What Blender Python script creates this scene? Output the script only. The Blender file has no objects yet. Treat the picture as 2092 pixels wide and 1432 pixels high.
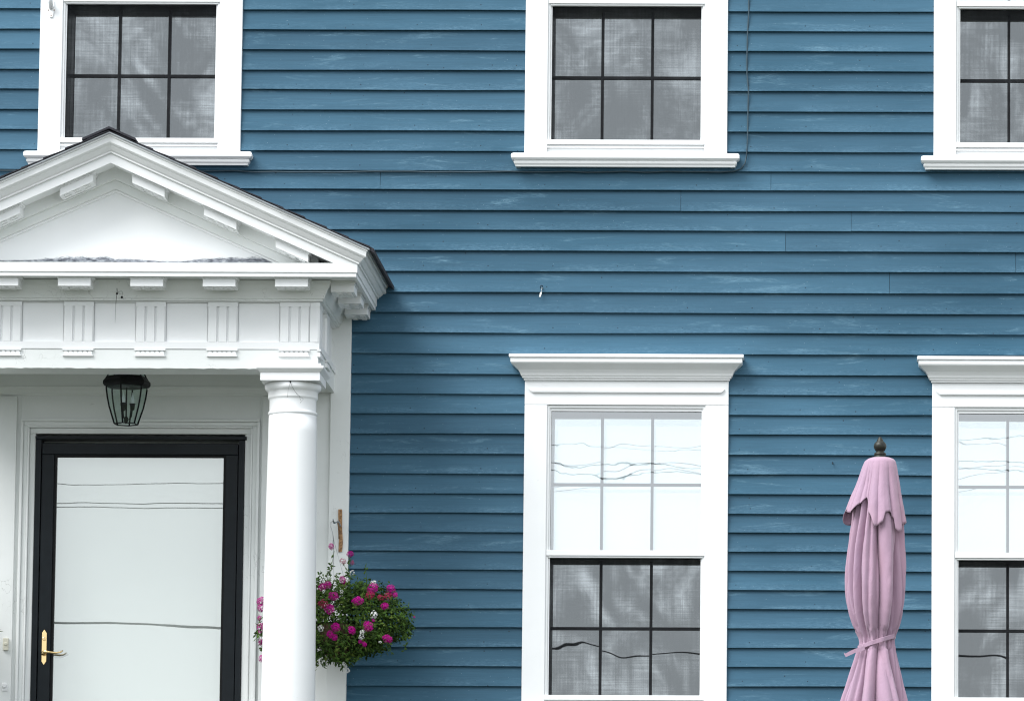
import bpy, math, random
from mathutils import Vector, Matrix, Euler, noise as mnoise
random.seed(7)
S = bpy.context.scene
COL = S.collection
PI = math.pi

# ------------------------------------------------------------------ camera
FPX, PPX, PPY = 11080.0, 1800.0, 1122.0        # focal length and optical centre in photograph pixels
PITCH = math.atan(0.1175)
ROLL = 0.0035
CAM = Vector((0.0, -27.0, 1.6))
RM = Euler((PI/2 + PITCH, 0, 0)).to_matrix() @ Matrix.Rotation(ROLL, 3, 'Z')
cd = bpy.data.cameras.new('camera'); cam = bpy.data.objects.new('camera', cd); COL.objects.link(cam)
cam.matrix_world = Matrix.Translation(CAM) @ RM.to_4x4()
cd.sensor_fit = 'HORIZONTAL'; cd.sensor_width = 36.0
cd.lens = FPX/2092*36
cd.shift_x = (1046-PPX)/2092; cd.shift_y = (PPY-716)/2092
cd.clip_start = 0.5; cd.clip_end = 2000
S.camera = cam
def W(px, py, d=0.0):
    """world point seen at photograph pixel (px,py) on the plane d metres in front of the house wall"""
    r = RM @ Vector(((px-PPX)/FPX, -(py-PPY)/FPX, -1))
    t = (-d-CAM.y)/r.y
    return CAM + r*t
def WX(px, py, d=0.0): return W(px, py, d).x
def WZ(px, py, d=0.0): return W(px, py, d).z
PXM = 1/410.5                                     # one photograph pixel on the wall, in metres

# ------------------------------------------------------------------ sky, sun, exposure
SUN_EL, SUN_AZ = math.radians(50), math.radians(-50)   # azimuth from straight in front of the wall, negative = left
world = bpy.data.worlds.new('World'); S.world = world; world.use_nodes = True
nt = world.node_tree; nt.nodes.clear()
out = nt.nodes.new('ShaderNodeOutputWorld'); bg = nt.nodes.new('ShaderNodeBackground')
sky = nt.nodes.new('ShaderNodeTexSky'); sky.sky_type = 'NISHITA'; sky.sun_disc = False
sky.sun_elevation = SUN_EL; sky.sun_rotation = math.radians(180)+abs(SUN_AZ)
sky.air_density = 1.0; sky.dust_density = 3.0
tc = nt.nodes.new('ShaderNodeTexCoord'); cn = nt.nodes.new('ShaderNodeTexNoise')
cn.inputs['Scale'].default_value = 2.2; cn.inputs['Detail'].default_value = 6
cr = nt.nodes.new('ShaderNodeValToRGB')
cr.color_ramp.elements[0].position = 0.25; cr.color_ramp.elements[0].color = (0.85, 0.91, 0.96, 1)
cr.color_ramp.elements[1].position = 0.75; cr.color_ramp.elements[1].color = (0.96, 1.0, 1.04, 1)
sc = nt.nodes.new('ShaderNodeVectorMath'); sc.operation = 'SCALE'; sc.inputs['Scale'].default_value = 11.5
mx = nt.nodes.new('ShaderNodeMix'); mx.data_type = 'RGBA'; mx.inputs[0].default_value = 0.9
nt.links.new(tc.outputs['Generated'], cn.inputs['Vector']); nt.links.new(cn.outputs['Fac'], cr.inputs[0])
nt.links.new(cr.outputs[0], sc.inputs[0]); nt.links.new(sky.outputs[0], mx.inputs[6]); nt.links.new(sc.outputs[0], mx.inputs[7])
nt.links.new(mx.outputs[2], bg.inputs[0]); bg.inputs[1].default_value = 0.05
nt.links.new(bg.outputs[0], out.inputs[0])
sl = bpy.data.lights.new('sun', 'SUN'); so = bpy.data.objects.new('sun', sl); COL.objects.link(so)
sl.energy = 1.5; sl.angle = math.radians(38); sl.color = (1, 1, 0.99)
sd = Vector((math.sin(SUN_AZ)*math.cos(SUN_EL), -math.cos(SUN_AZ)*math.cos(SUN_EL), math.sin(SUN_EL)))
so.rotation_euler = sd.to_track_quat('Z', 'Y').to_euler(); so.location = (0, -10, 20)
S.view_settings.view_transform = 'Standard'; S.view_settings.look = 'None'
S.cycles.filter_width = 1.15
S.view_settings.exposure = 1.60; S.view_settings.gamma = 1.0

# ------------------------------------------------------------------ materials
def mat(name, color, rough=0.6, metal=0.0, spec=None):
    m = bpy.data.materials.new(name); m.use_nodes = True
    b = m.node_tree.nodes['Principled BSDF']
    b.inputs['Base Color'].default_value = (*color, 1); b.inputs['Roughness'].default_value = rough
    b.inputs['Metallic'].default_value = metal
    if spec is not None: b.inputs['Specular IOR Level'].default_value = spec
    return m
class NT:
    def __init__(s, m): s.t = m.node_tree; s.b = s.t.nodes.get('Principled BSDF')
    def n(s, typ, **kw):
        x = s.t.nodes.new(typ)
        for k, v in kw.items():
            if k in ('operation', 'blend_type', 'data_type', 'feature', 'noise_dimensions', 'invert', 'clamp'): setattr(x, k, v)
            else: x.inputs[k.replace('_', ' ')].default_value = v
        return x
    def l(s, a, b): s.t.links.new(a, b)
    def pos(s, scale, obj=False):
        g = s.n('ShaderNodeTexCoord').outputs['Object'] if obj else s.n('ShaderNodeNewGeometry').outputs['Position']
        mp = s.n('ShaderNodeMapping'); mp.inputs['Scale'].default_value = scale
        s.l(g, mp.inputs['Vector']); return mp.outputs[0]
    def noise(s, scale, detail=4, rough=0.55, dist=0.0, vec=(1, 1, 1), obj=False):
        x = s.n('ShaderNodeTexNoise', Scale=scale, Detail=detail, Roughness=rough, Distortion=dist)
        s.l(s.pos(vec, obj), x.inputs['Vector']); return x.outputs['Fac']
    def ramp(s, fac, stops):
        r = s.n('ShaderNodeValToRGB'); e = r.color_ramp.elements
        while len(e) > len(stops): e.remove(e[-1])
        while len(e) < len(stops): e.new(1.0)
        for k, (p, c) in enumerate(stops):
            e[k].position = p; e[k].color = (c, c, c, 1) if not hasattr(c, '__len__') else (*c, 1)
        s.l(fac, r.inputs[0]); return r.outputs[0]
    def mix(s, fac, a, b, blend='MIX'):
        m = s.n('ShaderNodeMix', data_type='RGBA', blend_type=blend)
        for v, i in ((fac, 0), (a, 6), (b, 7)):
            if hasattr(v, 'links'): s.l(v, m.inputs[i])
            else: m.inputs[i].default_value = v if i == 0 else (*v, 1)
        return m.outputs[2]
    def math(s, op, a, b=0.0, c=None):
        m = s.n('ShaderNodeMath', operation=op)
        for v, i in ((a, 0), (b, 1), (c, 2)):
            if v is None: continue
            if hasattr(v, 'links'): s.l(v, m.inputs[i])
            else: m.inputs[i].default_value = v
        return m.outputs[0]
    def bump(s, h, strength=0.3, dist=0.002):
        b = s.n('ShaderNodeBump', Strength=strength, Distance=dist); s.l(h, b.inputs['Height'])
        return b.outputs[0]

def make_blue():
    m = mat('blue_clapboard_paint', (0.02, 0.08, 0.14), 0.5, spec=0.22); t = NT(m)
    big = t.noise(1.0, 3, vec=(0.55, 1, 1.3))
    base = t.mix(t.ramp(big, [(0.32, 0.0), (0.66, 1.0)]), (0.0205, 0.075, 0.122), (0.045, 0.119, 0.184))
    rnd = t.n('ShaderNodeObjectInfo').outputs['Random']
    base = t.mix(1.0, base, t.ramp(rnd, [(0, (0.90, 0.90, 0.905)), (1, (1.08, 1.08, 1.07))]), 'MULTIPLY')
    grain = t.noise(1.0, 6, 0.65, 0.2, vec=(3.5, 1, 110))
    base = t.mix(1.0, base, t.ramp(grain, [(0.25, 0.88), (0.5, 1.0), (0.8, 1.13)]), 'MULTIPLY')
    # chalky scuffs with their own outline
    w1 = t.noise(1.0, 6, 0.68, 0.5, vec=(2.3, 1, 17)); w2 = t.noise(1.0, 6, 0.75, 0.0, vec=(26, 1, 210))
    wear = t.math('MULTIPLY', t.ramp(w1, [(0.57, 0.0), (0.69, 1.0)]), t.ramp(w2, [(0.38, 0.0), (0.62, 1.0)]))
    base = t.mix(t.math('MULTIPLY', wear, 0.85), base, (0.12, 0.235, 0.315))
    sp_ = t.n('ShaderNodeSeparateXYZ'); t.l(t.n('ShaderNodeTexCoord').outputs['Generated'], sp_.inputs[0])
    foot = t.ramp(sp_.outputs['Z'], [(0.10, 1.0), (0.42, 0.0)])
    w3 = t.noise(1.0, 6, 0.75, 0.3, vec=(1.6, 1, 9)); w4 = t.noise(1.0, 6, 0.8, 0.0, vec=(40, 1, 190))
    wf = t.math('MULTIPLY', t.math('MULTIPLY', t.ramp(w3, [(0.42, 0.0), (0.62, 1.0)]), t.ramp(w4, [(0.42, 0.0), (0.66, 1.0)])), foot)
    base = t.mix(t.math('MULTIPLY', wf, 0.75), base, (0.12, 0.24, 0.34))
    dk1 = t.noise(1.0, 5, 0.7, 0.3, vec=(5, 1, 40)); dark = t.ramp(dk1, [(0.68, 0.0), (0.74, 1.0)])
    base = t.mix(t.math('MULTIPLY', dark, 0.35), base, (0.006, 0.025, 0.045))
    v = t.n('ShaderNodeTexVoronoi', Scale=11.0); t.l(t.pos((1, 1, 1)), v.inputs['Vector'])
    sp = t.ramp(v.outputs['Distance'], [(0.028, 1.0), (0.05, 0.0)])
    base = t.mix(t.math('MULTIPLY', sp, 0.8), base, (0.012, 0.02, 0.03))
    v2 = t.n('ShaderNodeTexVoronoi', Scale=23.0); t.l(t.pos((1, 3, 1.7)), v2.inputs['Vector'])
    sp2 = t.ramp(v2.outputs['Distance'], [(0.035, 1.0), (0.06, 0.0)])
    base = t.mix(t.math('MULTIPLY', sp2, 0.5), base, (0.25, 0.36, 0.44))
    sx_ = t.n('ShaderNodeSeparateXYZ'); t.l(t.n('ShaderNodeNewGeometry').outputs['Position'], sx_.inputs[0])
    xm = t.math('PINGPONG', t.math('ADD', sx_.outputs['X'], t.math('MULTIPLY', rnd, 0.09)), 0.163)
    dz_ = t.math('DIVIDE', t.math('SUBTRACT', sp_.outputs['Z'], 0.24), 0.030); dx_ = t.math('DIVIDE', xm, 0.0038)
    rr_ = t.math('ADD', t.math('MULTIPLY', dx_, dx_), t.math('MULTIPLY', dz_, dz_))
    nail = t.math('MULTIPLY', t.ramp(rr_, [(0.5, 1.0), (1.0, 0.0)]), t.ramp(t.noise(9.0, 2), [(0.42, 0.15), (0.6, 1.0)]))
    base = t.mix(t.math('MULTIPLY', nail, 0.8), base, (0.006, 0.015, 0.025))
    t.l(base, t.b.inputs['Base Color'])
    t.l(t.ramp(big, [(0.3, 0.45), (0.7, 0.62)]), t.b.inputs['Roughness'])
    h = t.math('ADD', t.math('MULTIPLY', grain, 0.6), t.math('MULTIPLY', wear, -0.5))
    t.l(t.bump(h, 0.5, 0.002), t.b.inputs['Normal'])
    return m
def make_white(name, col=(0.80, 0.81, 0.815), crack=0.0, dirt=0.25):
    m = mat(name, col, 0.45); t = NT(m)
    n1 = t.noise(3.0, 6, 0.6); n2 = t.noise(60, 4, 0.6); n3 = t.noise(1.0, 6, 0.7, 0.4, vec=(9, 9, 30))
    dcol = (col[0]*0.80, col[1]*0.82, col[2]*0.80)
    base = t.mix(t.math('MULTIPLY', t.ramp(n1, [(0.42, 0.0), (0.75, 1.0)]), dirt), col, dcol)
    base = t.mix(t.math('MULTIPLY', t.ramp(n3, [(0.68, 0.0), (0.74, 1.0)]), dirt*1.2), base, (0.42, 0.42, 0.40))
    h = t.math('ADD', t.math('MULTIPLY', n2, 0.35), t.math('MULTIPLY', n1, 1.0))
    if crack > 0:
        v = t.n('ShaderNodeTexVoronoi', feature='DISTANCE_TO_EDGE', Scale=9.0)
        wv = t.n('ShaderNodeTexNoise', Scale=7.0, Detail=5.0)
        pz = t.pos((1, 1, 0.6)); t.l(pz, wv.inputs['Vector'])
        ad = t.n('ShaderNodeVectorMath', operation='MULTIPLY_ADD'); t.l(wv.outputs['Color'], ad.inputs[0])
        ad.inputs[1].default_value = (0.25, 0.25, 0.25); t.l(pz, ad.inputs[2]); t.l(ad.outputs[0], v.inputs['Vector'])
        ck = t.ramp(v.outputs['Distance'], [(0.0, 1.0), (0.008, 0.0)])
        cm = t.ramp(t.noise(2.1, 4, 0.6), [(0.57, 0.0), (0.63, 1.0)])
        ck = t.math('MULTIPLY', t.math('MULTIPLY', ck, cm), crack)
        base = t.mix(ck, base, (0.10, 0.10, 0.09))
        h = t.math('SUBTRACT', h, ck)
    t.l(base, t.b.inputs['Base Color']); t.l(t.bump(h, 0.25, 0.0015), t.b.inputs['Normal'])
    return m
def make_glass(name, refl, tint, wav, wscale=2.2, seed=0.0, fine=0.0, thru=(0.93, 0.96, 0.95)):
    m = bpy.data.materials.new(name); m.use_nodes = True; t = NT(m); t.t.nodes.clear()
    o = t.n('ShaderNodeOutputMaterial'); tr = t.n('ShaderNodeBsdfTransparent'); gl = t.n('ShaderNodeBsdfGlossy')
    gl.inputs['Roughness'].default_value = 0.0 if 'door' in name else 0.005; gl.inputs['Color'].default_value = (*tint, 1)
    tr.inputs['Color'].default_value = (*thru, 1)
    ms = t.n('ShaderNodeMixShader'); ms.inputs[0].default_value = refl
    g = t.n('ShaderNodeNewGeometry').outputs['Position']
    mp = t.n('ShaderNodeMapping'); mp.inputs['Location'].default_value = (seed, 0, seed*0.7); mp.inputs['Scale'].default_value = (1, 1, 1.0)
    t.l(g, mp.inputs[0])
    n = t.n('ShaderNodeTexNoise', Scale=wscale, Detail=1.6, Roughness=0.4, Distortion=0.4); t.l(mp.outputs[0], n.inputs['Vector'])
    h = n.outputs['Fac']
    if fine:
        n2 = t.n('ShaderNodeTexNoise', Scale=wscale*6, Detail=2.0, Distortion=0.3); t.l(mp.outputs[0], n2.inputs['Vector'])
        h = t.math('ADD', h, t.math('MULTIPLY', n2.outputs['Fac'], fine))
    b = t.n('ShaderNodeBump', Strength=1.0, Distance=wav); t.l(h, b.inputs['Height'])
    t.l(b.outputs[0], gl.inputs['Normal'])
    t.l(tr.outputs[0], ms.inputs[1]); t.l(gl.outputs[0], ms.inputs[2]); t.l(ms.outputs[0], o.inputs[0])
    return m
def make_screen():
    m = bpy.data.materials.new('insect_screen_mesh'); m.use_nodes = True; t = NT(m); t.t.nodes.clear()
    o = t.n('ShaderNodeOutputMaterial'); tr = t.n('ShaderNodeBsdfTransparent'); df = t.n('ShaderNodeBsdfDiffuse')
    ms = t.n('ShaderNodeMixShader')
    hx = t.noise(1.0, 5, 0.7, 0.15, vec=(3.0, 1, 120)); vx = t.noise(1.0, 5, 0.7, 0.1, vec=(75, 1, 1.6)); bl = t.noise(3.4, 4, 0.55, 1.6)
    gr = t.noise(420, 2, 0.6)
    fld = t.noise(1.35, 1.5, 0.45, 0.8, vec=(1, 1, 0.8))
    moi = t.math('MULTIPLY_ADD', t.math('SINE', t.math('MULTIPLY', fld, 62.0)), 0.5, 0.5)
    moi = t.math('MULTIPLY', moi, t.ramp(t.noise(1.9, 3), [(0.40, 0.0), (0.58, 1.0)]))
    s = t.math('ADD', t.math('MULTIPLY', hx, 0.45), t.math('MULTIPLY', vx, 0.45)); s = t.math('ADD', s, t.math('MULTIPLY', moi, 0.13))
    s = t.math('ADD', s, t.math('MULTIPLY', bl, 0.75)); s = t.math('ADD', s, t.math('MULTIPLY', gr, 0.25))
    cov = t.ramp(s, [(0.66, 0.10), (1.06, 0.54)])
    dust = t.ramp(s, [(0.7, (0.030, 0.034, 0.038)), (1.0, (0.012, 0.013, 0.015))])
    t.l(dust, df.inputs[0]); t.l(cov, ms.inputs[0]); t.l(tr.outputs[0], ms.inputs[1]); t.l(df.outputs[0], ms.inputs[2])
    t.l(ms.outputs[0], o.inputs[0]); return m
def noisy(name, c1, c2, scale=20, rough=0.7, metal=0.0, bump=0.3, vec=(1, 1, 1), dist=0.003, obj=False):
    m = mat(name, c1, rough, metal); t = NT(m); n = t.noise(scale, 5, 0.6, vec=vec, obj=obj)
    t.l(t.mix(t.ramp(n, [(0.35, 0.0), (0.65, 1.0)]), c1, c2), t.b.inputs['Base Color'])
    t.l(t.bump(n, bump, dist), t.b.inputs['Normal']); return m
def make_leaf(name, c1, c2):
    m = noisy(name, c1, c2, 40, 0.65, bump=0.1)
    m.node_tree.nodes['Principled BSDF'].inputs['Specular IOR Level'].default_value = 0.2
    return m

M = dict(
    blue=make_blue(), white=make_white('white_gloss_paint'), aged=make_white('aged_white_paint', (0.76, 0.78, 0.77), 0.45, 0.4),
    glass=make_glass('old_window_glass', 0.70, (0.93, 0.98, 1.0), 0.0016, 1.6, 3.0, 0.0),
    storm=make_glass('storm_window_glass', 0.31, (0.97, 0.985, 1.0), 0.0016, 1.5, 8.0, 0.02),
    doorglass=make_glass('storm_door_glass', 0.36, (0.955, 0.985, 0.95), 0.0004, 1.5, 1.0, 0.01),
    lampglass=make_glass('bevelled_lantern_glass', 0.05, (0.9, 1.0, 0.97), 0.0008, 8, 0.0, 0.0, (0.80, 0.87, 0.85)),
    screen=make_screen(),
    darktrim=noisy('dark_bronze_aluminium', (0.012, 0.013, 0.016), (0.02, 0.021, 0.024), 30, 0.5),
    doorblack=noisy('blue_black_door_enamel', (0.0045, 0.0075, 0.010), (0.007, 0.011, 0.014), 14, 0.42, bump=0.06),
    shade=mat('white_roller_shade_cloth', (0.71, 0.72, 0.74), 0.8), curtain=noisy('grey_curtain_cloth', (0.10, 0.105, 0.11), (0.17, 0.175, 0.18), 3, 0.9),
    innerdoor=mat('white_inner_door_paint', (0.66, 0.67, 0.65), 0.5),
    shingle=noisy('black_asphalt_shingle', (0.012, 0.012, 0.018), (0.035, 0.035, 0.045), 180, 0.9, bump=0.8),
    fabric=None, bronze=noisy('weathered_bronze', (0.012, 0.014, 0.012), (0.028, 0.028, 0.02), 60, 0.45, 0.4),
    iron=mat('black_iron', (0.003, 0.0035, 0.004), 0.5, spec=0.2), brass=mat('polished_brass', (0.82, 0.60, 0.30), 0.22, 1.0),
    rust=noisy('rusty_steel', (0.50, 0.29, 0.14), (0.16, 0.08, 0.04), 90, 0.8, 0.2, 0.6), steel=mat('grey_steel', (0.35, 0.37, 0.38), 0.35, 0.9),
    cable=mat('dark_blue_cable_jacket', (0.03, 0.06, 0.08), 0.5), beige=mat('beige_plastic', (0.62, 0.60, 0.50), 0.5),
    wire=mat('black_wire_insulation', (0.01, 0.01, 0.01), 0.6),
    leaf1=make_leaf('dark_leaf', (0.018, 0.042, 0.006), (0.034, 0.072, 0.010)), leaf2=make_leaf('green_leaf', (0.045, 0.105, 0.012), (0.065, 0.125, 0.018)),
    leaf3=make_leaf('yellow_green_leaf', (0.12, 0.17, 0.03), (0.095, 0.15, 0.022)),
    magenta=noisy('magenta_petal', (0.52, 0.002, 0.27), (0.30, 0.001, 0.16), 160, 0.8, bump=0.0), crimson=noisy('crimson_petal', (0.26, 0.008, 0.045), (0.36, 0.02, 0.10), 160, 0.6, bump=0.0),
    petal=mat('white_petal', (0.80, 0.80, 0.78), 0.6), coco=noisy('coco_liner', (0.10, 0.065, 0.035), (0.05, 0.03, 0.018), 60, 0.95, bump=0.8),
    lawn=noisy('lawn_grass', (0.026, 0.034, 0.018), (0.042, 0.05, 0.026), 9, 0.9, bump=1.0, dist=0.02),
    asphalt=noisy('asphalt', (0.045, 0.045, 0.047), (0.065, 0.065, 0.066), 40, 0.85), concrete=noisy('concrete', (0.30, 0.29, 0.27), (0.38, 0.37, 0.35), 12, 0.85),
    wood=noisy('utility_pole_wood', (0.12, 0.085, 0.06), (0.18, 0.13, 0.09), 6, 0.9, vec=(6, 6, 0.5)),
    bulb=mat('frosted_bulb', (0.85, 0.88, 0.9), 0.3), sleeve=mat('candle_sleeve', (0.5, 0.52, 0.5), 0.5),
    dark=mat('sheathing_board', (0.04, 0.04, 0.04), 0.9), floor=noisy('grey_porch_paint', (0.11, 0.115, 0.12), (0.15, 0.155, 0.16), 10, 0.6),
)
M['doorblack'].node_tree.nodes['Principled BSDF'].inputs['Specular IOR Level'].default_value = 0.2
for q_ in ('magenta', 'crimson'): M[q_].node_tree.nodes['Principled BSDF'].inputs['Specular IOR Level'].default_value = 0.1
# umbrella cloth
m = mat('mauve_umbrella_cloth', (0.46, 0.27, 0.39), 0.85); t = NT(m)
n1 = t.noise(4.0, 5, 0.6, vec=(1, 1, 0.4)); n2 = t.noise(500, 2)
c = t.mix(t.ramp(n1, [(0.3, 0.0), (0.7, 1.0)]), (0.37, 0.228, 0.295), (0.355, 0.240, 0.330))
t.l(c, t.b.inputs['Base Color']); t.l(t.bump(t.math('ADD', t.math('MULTIPLY', n2, 0.05), t.noise(1.0, 6, 0.65, 2.0, vec=(24, 24, 12))), 0.35, 0.007), t.b.inputs['Normal'])
t.b.inputs['Sheen Weight'].default_value = 0.2
M['fabric'] = m
# tympanum: flaking strip of mildew along its foot
ZTYM = WZ(300, 536, 0.84)
m = make_white('tympanum_paint', (0.80, 0.81, 0.815), 0, 0.2); t = NT(m)
src = t.b.inputs['Base Color'].links[0].from_socket
sep = t.n('ShaderNodeSeparateXYZ'); t.l(t.n('ShaderNodeNewGeometry').outputs['Position'], sep.inputs[0])
hgt = t.math('SUBTRACT', sep.outputs['Z'], ZTYM)
edge = t.noise(1.0, 8, 0.82, 0.3, vec=(14, 1, 55)); lon = t.noise(1.0, 3, 0.5, vec=(1.9, 1, 0.3))
lim = t.math('MULTIPLY', t.ramp(lon, [(0.34, 0.35), (0.58, 1.0)]), t.math('MULTIPLY', edge, 0.056))
mask = t.ramp(t.math('SUBTRACT', lim, hgt), [(0.0, 0.0), (0.006, 1.0)])
grime = t.ramp(t.noise(1.0, 8, 0.8, vec=(30, 1, 90)), [(0.40, (0.03, 0.035, 0.05)), (0.55, (0.30, 0.32, 0.36)), (0.66, (0.72, 0.73, 0.74))])
t.l(t.mix(mask, src, grime), t.b.inputs['Base Color'])
M['tympanum'] = m

# ------------------------------------------------------------------ mesh helpers
class MB:
    def __init__(s): s.v = []; s.f = []; s.mi = []; s.sm = []
    def add(s, vs, fs, mi=0, smooth=False):
        o = len(s.v); s.v += [tuple(p) for p in vs]
        for f in fs: s.f.append(tuple(i+o for i in f)); s.mi.append(mi); s.sm.append(smooth)
        return s
    def box(s, x0, x1, y0, y1, z0, z1, mi=0):
        if x0 > x1: x0, x1 = x1, x0
        if y0 > y1: y0, y1 = y1, y0
        if z0 > z1: z0, z1 = z1, z0
        vs = [(x0, y0, z0), (x1, y0, z0), (x1, y1, z0), (x0, y1, z0), (x0, y0, z1), (x1, y0, z1), (x1, y1, z1), (x0, y1, z1)]
        return s.add(vs, [(0, 3, 2, 1), (4, 5, 6, 7), (0, 1, 5, 4), (1, 2, 6, 5), (2, 3, 7, 6), (3, 0, 4, 7)], mi)
    def shear_box(s, x0, x1, y0, y1, za, zb, h):      # bottom at za (x0) / zb (x1), height h
        vs = [(x0, y0, za), (x1, y0, zb), (x1, y1, zb), (x0, y1, za), (x0, y0, za+h), (x1, y0, zb+h), (x1, y1, zb+h), (x0, y1, za+h)]
        return s.add(vs, [(0, 3, 2, 1), (4, 5, 6, 7), (0, 1, 5, 4), (1, 2, 6, 5), (2, 3, 7, 6), (3, 0, 4, 7)])
    def rings(s, rings, closed=True, cap=True, mi=0, smooth=False):
        n = len(rings[0]); vs = [p for r in rings for p in r]; fs = []
        for i in range(len(rings)-1):
            for j in range(n if closed else n-1):
                k = (j+1) % n
                fs.append((i*n+j, i*n+k, (i+1)*n+k, (i+1)*n+j))
        if cap: fs.append(tuple(reversed(range(n)))); fs.append(tuple((len(rings)-1)*n+j for j in range(n)))
        return s.add(vs, fs, mi, smooth)
    def sweep_u(s, prof, x0, x1, yb, yf):              # closed profile [(offset outward, z)] round left side, front, right side
        R = []
        for st in range(4):
            r = []
            for o, z in prof:
                r.append(((x0-o, yb, z), (x0-o, yf-o, z), (x1+o, yf-o, z), (x1+o, yb, z))[st])
            R.append(r)
        return s.rings(R)
    def ring_sq(s, prof, x0, x1, y0, y1):              # profile round a full square
        R = []
        for st in range(4):
            R.append([((x0-o, y1+o, z), (x0-o, y0-o, z), (x1+o, y0-o, z), (x1+o, y1+o, z))[st] for o, z in prof])
        R.append(R[0]); return s.rings(R, cap=False)
    def lathe(s, prof, cx, cy, n=32, mi=0, smooth=True, cap=True):
        R = [[(cx+r*math.cos(2*PI*j/n), cy+r*math.sin(2*PI*j/n), z) for j in range(n)] for r, z in prof]
        return s.rings(R, True, cap, mi, smooth)
    def tube(s, pts, r, n=6, mi=0, smooth=True):
        pts = [Vector(p) for p in pts]; R = []
        for i, p in enumerate(pts):
            d = (pts[min(i+1, len(pts)-1)]-pts[max(i-1, 0)]).normalized()
            a = d.cross(Vector((0, 0, 1)));
            if a.length < 0.05: a = d.cross(Vector((1, 0, 0)))
            a.normalize(); b = d.cross(a)
            rr = r[i] if hasattr(r, '__len__') else r
            R.append([tuple(p+a*rr*math.cos(2*PI*k/n)+b*rr*math.sin(2*PI*k/n)) for k in range(n)])
        return s.rings(R, True, True, mi, smooth)
    def build(s, name, mats, parent=None, bevel=0.0, fix=True):
        me = bpy.data.meshes.new(name); me.from_pydata(s.v, [], s.f)
        mats = mats if isinstance(mats, (list, tuple)) else [mats]
        for q in mats: me.materials.append(M[q] if isinstance(q, str) else q)
        me.polygons.foreach_set('material_index', s.mi); me.polygons.foreach_set('use_smooth', s.sm)
        if fix:
            import bmesh
            b = bmesh.new(); b.from_mesh(me); bmesh.ops.recalc_face_normals(b, faces=b.faces); b.to_mesh(me); b.free()
        me.update()
        o = bpy.data.objects.new(name, me); COL.objects.link(o)
        if parent: o.parent = parent
        if bevel:
            md = o.modifiers.new('bevel', 'BEVEL'); md.width = bevel; md.segments = 2; md.limit_method = 'ANGLE'; md.angle_limit = 0.6
            md.harden_normals = False
        return o
def tag(o, label=None, cat=None, group=None, kind=None):
    if label: o['label'] = label
    if cat: o['category'] = cat
    if group: o['group'] = group
    if kind: o['kind'] = kind
    return o
def empty(name, loc=(0, 0, 0)):
    o = bpy.data.objects.new(name, None); o.location = loc; COL.objects.link(o); return o
def copy_tree(o, parent=None, off=None):
    c = o.copy(); COL.objects.link(c); c.parent = parent
    if off is not None: c.location = o.location + Vector(off)
    for ch in list(o.children): copy_tree(ch, c)
    return c

# ------------------------------------------------------------------ ground
GZ = 2.72
g = MB()
prof = [(-400, 0), (-14.0, 0), (-11.5, 0.25), (-7.0, 2.2), (-5.0, GZ), (3.0, GZ), (12, GZ), (400, GZ)]
g.rings([[(-400, y, z), (400, y, z)] for y, z in prof], closed=False, cap=False)
tag(g.build('ground', 'lawn', fix=False), kind='structure')
g = MB().box(-400, 400, -36, -18, -0.12, 0.004); tag(g.build('road', 'asphalt'), kind='structure')
g = MB().box(-400, 400, -17.85, -16.0, -0.1, 0.13).box(-400, 400, -17.995, -17.853, -0.1, 0.135)
tag(g.build('pavement', 'concrete'), kind='structure')

# ------------------------------------------------------------------ the house
house = empty('house', (0, 0, GZ)); HOFF = Vector((0, 0, GZ))
tag(house, 'blue clapboard house front with white trimmed windows and a white pedimented entrance portico', 'house')
PARTS = []
def part(mb, name, mats, bevel=0.0, parent=None):
    o = mb.build(name, mats, None, bevel)
    if parent is None:
        o.parent = house; o.matrix_parent_inverse = Matrix.Translation(-HOFF)
    else: o.parent = parent
    return o

DF = 0.84                                   # frieze plane of the portico, metres in front of the wall
XSURR = WX(716, 900, 0.0)                   # right edge of the white entrance surround
CASW = 420.5*PXM
def colx(px, py): return WX(px, py, 0.0)
windows = []                                # (x_left, z_pane_bottom, z_top_of_crown, z_low)
WDEF = [('up', 81.5, 284), ('up', 1073.5, 288), ('up', 1907.5, 294), ('low', 1069.5, 1420), ('low', 1903.5, 1425)]
for kind, px, pyb in WDEF:
    pm = 160 if kind == 'up' else 1100
    windows.append((kind, WX(px, pm, 0.0), WZ(px+210, pyb, 0.0)))
H_OPEN = 587*PXM
# ---- clapboards
rows = [-430+40.8*k for k in range(10)] + [-18, 23, 63.5, 104.5, 145.5, 186, 227.5, 269, 310, 350, 388.5, 430.5, 471.5, 513, 555, 597.5, 639.5, 681, 723, 764.5,
        805.5, 846, 887, 928, 969, 1009, 1048, 1087, 1126, 1165, 1204, 1243, 1282, 1322, 1361, 1401] + [1440+39.2*k for k in range(14)]
XL, XR = WX(-420, 700), WX(2420, 700)
zr = [WZ(1100, y, 0.016) for y in rows]
joints = {9+1+10-0: []}
jpx = [(777, 370), (1575, 370), (1391, 410), (1739, 450), (1605, 490), (2075, 535), (1817, 576), (620, 1500)]
cut = []
for kind, x, zb in windows:
    zt = zb+H_OPEN+66*PXM; zl = zb-31*PXM
    cut.append((x+0.004, x+CASW-0.004, zl, zt))
cut.append((WX(-250, 900), XSURR-0.004, -9, WZ(700, 632, 0.0)))
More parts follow.
